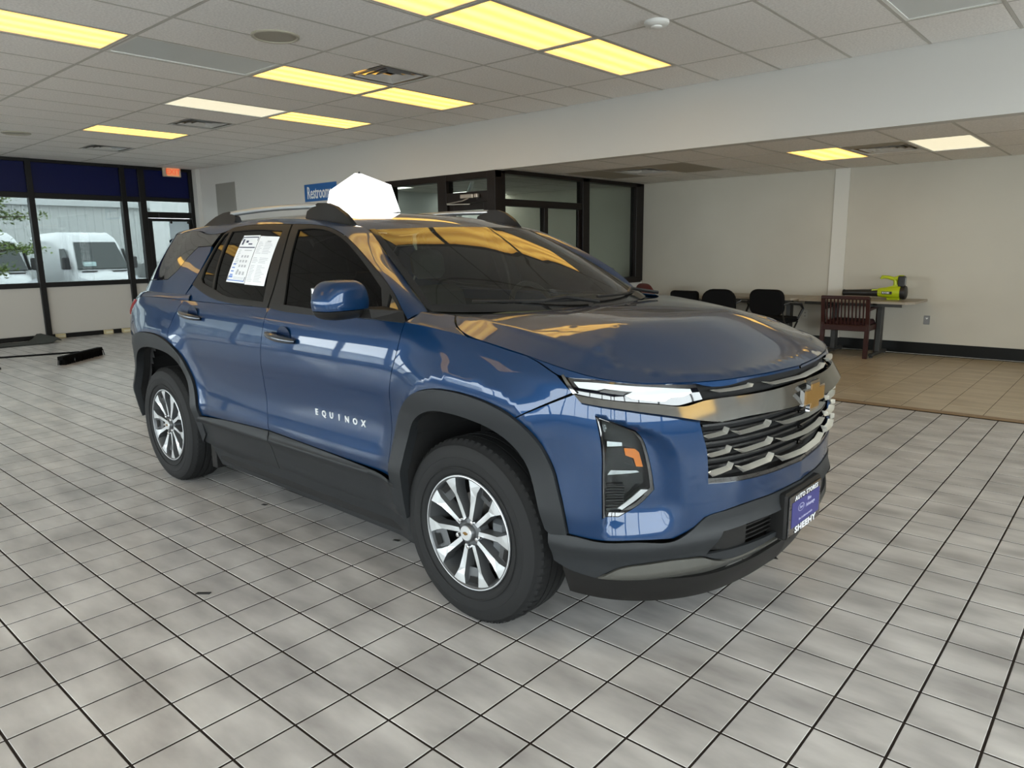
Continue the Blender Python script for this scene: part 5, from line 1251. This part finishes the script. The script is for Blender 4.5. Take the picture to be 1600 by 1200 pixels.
# cabin
M_seat=mat('seat_cloth',(.022,.023,.022),.8); M_dash=mat('dash_grey',(.30,.31,.26),.6)
MB().box(-2.0,.95,-.80,.80,.34,.40).build('cabin_floor',M_in,car)
dsh=[]
for z,x in((.80,.80),(1.02,.78),(1.10,.80),(1.145,.93),(1.165,1.12),(1.160,1.26)):
    dsh.append([(x-.06*abs(y/.75)**2*(1 if x>1 else .3),y,z-.02*abs(y/.75)**3) for y in np.linspace(-.76,.76,15)])
strip('dashboard',dsh,M_dash,flip=True)
MB().box(.74,.80,.05,.34,1.06,1.17,.01).box(.80,.98,.22,.55,1.10,1.19,.03).build('instrument_hood',M_trim,car,smooth=30)
sw=MB(); V=[];F=[]
for i in range(28):
    a=2*math.pi*i/28
    for k in range(8):
        b=2*math.pi*k/8; r=.185+.015*math.cos(b); V.append((0+.015*math.sin(b),r*math.cos(a),r*math.sin(a)))
for i in range(28):
    for k in range(8): F.append((i*8+k,((i+1)%28)*8+k,((i+1)%28)*8+(k+1)%8,i*8+(k+1)%8))
sw.add(V,F); sw.box(-.015,.015,-.17,.17,-.02,.025,.006).box(-.015,.02,-.03,.03,-.17,0,.006); sw.xf(Matrix.Translation((.62,.37,1.075))@Matrix.Rotation(R(-22),4,'Y')); sw.build('steering_wheel',M_trim,car,smooth=40)
for y in(-.37,.37):
    st=MB().box(-.05,.45,y-.25,y+.25,.52,.68,.05).build('front_seat',M_seat,car,smooth=40)
    b=MB().box(-.07,.07,-.25,.25,0,.62,.06); b.xf(Matrix.Translation((-.08,y,.62))@Matrix.Rotation(R(-16),4,'Y')); b.build('seat_back',M_seat,st,smooth=40)
    b=MB().box(-.05,.05,-.13,.13,0,.18,.04); b.xf(Matrix.Translation((-.27,y,1.26))@Matrix.Rotation(R(-10),4,'Y')); b.build('headrest',M_seat,st,smooth=40)
st=MB().box(-1.05,-.55,-.65,.65,.52,.68,.05).build('rear_seat',M_seat,car,smooth=40)
b=MB().box(-.07,.07,-.65,.65,0,.60,.06); b.xf(Matrix.Translation((-1.08,0,.64))@Matrix.Rotation(R(-18),4,'Y')); b.build('seat_back',M_seat,st,smooth=40)
for y in(-.4,.4):
    b=MB().box(-.04,.04,-.12,.12,0,.16,.035); b.xf(Matrix.Translation((-1.28,y,1.22))); b.build('headrest',M_seat,st,smooth=40)
HL=RF[1:-1,1:-1].copy(); HL[...,2]-=.03; HL[...,1]*=.96
strip('headliner',HL,mat('headliner_grey',(.12,.12,.11),.9),flip=True)
# stickers on the rear window
def wpoly(pts,off=.004): return [(x,-float(glassw(x,z))-off,z) for x,z in pts]
M_paper=mat('paper_white',(.78,.79,.80),.6); M_ink=mat('ink_navy',(.02,.025,.07),.6); M_ink2=mat('ink_blue',(.12,.22,.55),.6); M_inkg=mat('ink_grey',(.42,.43,.45),.6)
def sheet(name,q,label,lbn):
    # q: four (x,z) corners TL,TR,BR,BL
    t=MB(); n=8; V=[];F=[]
    q=[np.array(p) for p in q]
    def at(a,b): return (q[0]*(1-a)+q[1]*a)*(1-b)+(q[3]*(1-a)+q[2]*a)*b
    for i in range(n+1):
        for j in range(n+1):
            x,z=at(i/n,j/n); V.append((x,-float(glassw(x,z))+.0015,z))
    for i in range(n):
        for j in range(n): F.append((i*(n+1)+j,(i+1)*(n+1)+j,(i+1)*(n+1)+j+1,i*(n+1)+j+1))
    N0=len(V); V+=[(x,y-.0008,z) for x,y,z in V]; F+=[tuple(k+N0 for k in f[::-1]) for f in F]
    o=t.add(V,F).build(name,M_paper,car,fixn=False,label=label)
    def rect(a0,a1,b0,b1,m,nm='print'):
        V=[]
        for a,b in((a0,b0),(a1,b0),(a1,b1),(a0,b1)):
            x,z=at(a,b); V.append((x,-float(glassw(x,z))-.0014,z))
        return MB().add(V,[(0,3,2,1)]),m
    return o,rect
def prints(par,groups):
    for m,rs in groups.items():
        mb=MB()
        for r in rs: mb.add(r.v,r.f)
        mb.build('print',MATS[m],par,fixn=False)
o,rect=sheet('window_sticker',[(-.535,1.530),(-.350,1.528),(-.352,1.278),(-.560,1.284)],'left paper sheet with a dark blue border','x')
g={'ink_navy':[],'ink_blue':[],'ink_grey':[]}
for r in((.03,.97,.03,.05),(.03,.06,.03,.96),(.94,.97,.03,.96),(.03,.97,.245,.265)): g['ink_navy'].append(rect(*r,M_ink)[0])
g['ink_blue'].append(rect(.03,.97,.945,.965,M_ink2)[0])
g['ink_navy']+=[rect(.12,.22,.08,.20,M_ink)[0],rect(.34,.48,.11,.155,M_ink)[0],rect(.52,.75,.17,.195,M_inkg)[0]]
rr=random.Random(4)
for k in range(9): g['ink_grey'].append(rect(.12,.12+rr.uniform(.12,.22),.31+k*.035,.322+k*.035,M_inkg)[0])
g['ink_grey'].append(rect(.45,.88,.31,.325,M_inkg)[0])
for k in range(10):
    a=.42+.16*(k%3)+rr.uniform(-.02,.02); b=.42+.10*(k//3); g['ink_grey'].append(rect(a,a+.09,b,b+.05,M_inkg)[0])
for k in range(4): g['ink_blue'].append(rect(.10,.26,.60+k*.075,.625+k*.075,M_ink2)[0])
g['ink_blue'].append(rect(.09,.28,.86,.90,M_ink2)[0])
for k in range(3): g['ink_grey'].append(rect(.40+.18*k,.50+.18*k,.76,.83,M_inkg)[0])
for k in range(3): g['ink_grey'].append(rect(.35,.90,.88+.02*k,.886+.02*k,M_inkg)[0])
prints(o,g)
o,rect=sheet('window_sticker',[(-.345,1.524),(-.143,1.516),(-.140,1.270),(-.347,1.274)],'right plain white paper sheet of fine print','x')
g={'ink_grey':[]}
for k in range(26):
    b=.12+k*.032
    if k in(8,9,14): continue
    a=.08; g['ink_grey'].append(rect(a,a+rr.uniform(.15,.3),b,b+.008,M_inkg)[0]); g['ink_grey'].append(rect(.42,.42+rr.uniform(.2,.45),b,b+.008,M_inkg)[0])
g['ink_grey'].append(rect(.5,.7,.09,.11,M_inkg)[0])
prints(o,g)
# wheels
def wheel(x,s,ang,steer=0):
    t=empty('wheel',(x,-s*.905,.366)); t.parent=car; t.rotation_euler=(0,0,(0 if s>0 else math.pi)+steer)
    # local: outward is -y
    ty=MB().lathe([(.228,.0),(.236,-.008),(.250,-.014),(.290,-.021),(.325,-.019),(.345,-.008),(.352,.005),(.358,.010),(.364,.022),(.3675,.045),(.368,.06),(.361,.0605),(.361,.066),(.3685,.0665),(.3685,.098),(.361,.0985),(.361,.105),(.3685,.1055),(.3685,.137),(.361,.1375),(.361,.143),(.368,.1435),(.366,.175),(.356,.195),(.33,.21),(.26,.20),(.228,.17)],72,'y').build('tyre',M_tyre,t,smooth=28)
    # shoulder lugs
    lg=MB()
    for k in range(72):
        a=2*math.pi*k/72; c,s_=math.cos(a),math.sin(a); c2,s2=math.cos(a+.048),math.sin(a+.048)
        lg.add([(r*cc,y,r*ss) for r,y in((.352,.000),(.3665,.018),(.3705,.056)) for cc,ss in((c,s_),(c2,s2))],[(0,1,3,2),(2,3,5,4)])
    lg.build('tread_blocks',M_tyre,ty,fixn=False)['kind']='stuff'
    for rr_,w_ in((.300,.0015),(.262,.001)): MB().lathe([(rr_-.003,-.0190),(rr_-.001,-.0222),(rr_+.001,-.0222),(rr_+.003,-.0190)],72,'y').build('sidewall_ring',M_tyre,ty,smooth=True)
    rm=MB().lathe([(.228,.002),(.230,-.008),(.222,-.012),(.216,-.006),(.212,.01),(.205,.03),(.198,.10),(.20,.19)],72,'y').build('rim',M_dgrey,t,smooth=30)
    MB().lathe([(.2275,-.0105),(.2250,-.0125),(.2225,-.0110)],72,'y').build('rim_edge',M_silver,rm,smooth=True)
    MB().lathe([(.145,.07),(.145,.078),(.001,.078)],48,'y').lathe([(.145,.07),(.07,.07)],48,'y').build('brake_disc',mat('disc_steel',(.22,.21,.20),.35,.9),t,smooth=30)
    MB().box(.085,.16,.035,.12,-.07,.07,.015).build('brake_caliper',mat('caliper_grey',(.16,.17,.18),.4,.7),t,smooth=30)
    MB().lathe([(.001,.09),(.205,.09)],32,'y').build('wheel_back_plate',M_in,t)
    # spokes: five pairs
    sp=MB()
    for p in range(5):
        a0=R(ang+72*p)
        for side in(-1,1):
            # outline in polar-ish (r, tangential offset) : inner near pair axis, outer splayed
            def pt(r,off,y): 
                a=a0; return (r*math.cos(a)-off*math.sin(a),y,r*math.sin(a)+off*math.cos(a))
            o=side
            top=[(.050,o*.008),(.150,o*.037),(.178,o*.039),(.2185,o*.036),(.2155,o*.073),(.2035,o*.102),(.172,o*.076),(.150,o*.061),(.10,o*.044),(.05,o*.027)]
            yt=[.004,.002,-.004,-.006,-.008,-.008,-.008,-.006,.001,.004]
            V=[pt(r,f,y) for (r,f),y in zip(top,yt)]; n=len(V)
            VB=[pt(r-.0,f+(-o*.010 if k<4 else o*.004),.040) for k,(r,f) in enumerate(top)]
            sp.add(V+VB,[(0,1,8,9),(1,2,6,7,8) if 0 else (1,7,8),(1,2,6,7),(2,3,4,5,6)],0)
            sp.add(V+VB,[(k,(k+1)%n,n+(k+1)%n,n+k) for k in range(n)],1)
        # pocket web between the pair near the rim
        W_=[pt(.150,-.035,.022),pt(.150,.035,.022),pt(.205,.055,.010),(pt(.205,-.055,.010))]
        sp.add(W_,[(0,1,2,3)],1)
        W_=[pt(.182,-.020,.008),pt(.182,.020,.008),pt(.206,.026,.003),pt(.206,-.026,.003)]; sp.add(W_,[(0,1,2,3)],2)
    sp.build('spokes',[M_silver,M_dgrey,M_in],rm)
    MB().lathe([(.001,-.012),(.030,-.012),(.034,-.006),(.036,.006),(.060,.012),(.066,.05)],32,'y').build('hub',M_dgrey,t,smooth=35)
    MB().lathe([(.001,-.016),(.028,-.0155),(.031,-.010)],32,'y').build('centre_cap',M_silver,t,smooth=35)
    MB().prism([(a*.15,b*.15) for a,b in bow(1)],-.0175,-.0155,'xz').build('cap_emblem',M_gold,t)
    for p in range(5):
        a=R(ang+72*p); 
        nb=MB().lathe([(.001,-.012),(.008,-.011),(.0095,-.006),(.0098,.02)],12,'y'); nb.xf(Matrix.Translation((.056*math.cos(a),0,.056*math.sin(a)))); nb.build('lug_nut',M_chrome,t,smooth=40)
    return t
wheel(1.365,1,131); wheel(-1.365,1,115); wheel(1.365,-1,40); wheel(-1.365,-1,80)
for y0 in(-.86,.70): MB().box(-.90,-.84,y0,y0+.16,.17,.36,.004).build('mud_flap',M_trim,car)
# lit roof-top sign
t=empty('roof_sign',(-3.229-.46*math.cos(R(1.15)),2.798+.46*math.sin(R(1.15)),1.66),R(-1.15),'bright white lit sign box standing on the SUV roof in front of the Restrooms sign','sign')
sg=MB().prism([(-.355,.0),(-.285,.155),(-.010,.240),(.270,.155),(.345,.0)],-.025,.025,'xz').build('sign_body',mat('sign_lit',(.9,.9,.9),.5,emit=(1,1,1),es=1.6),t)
MB().box(-.30,.28,-.03,.03,-.012,.0,.003).build('base',M_trim,t)
MB().lathe([(.001,.012),(.006,.009),(.007,0)],10,'z',(.0,0,.239)).build('cap_screw',M_trim,t)
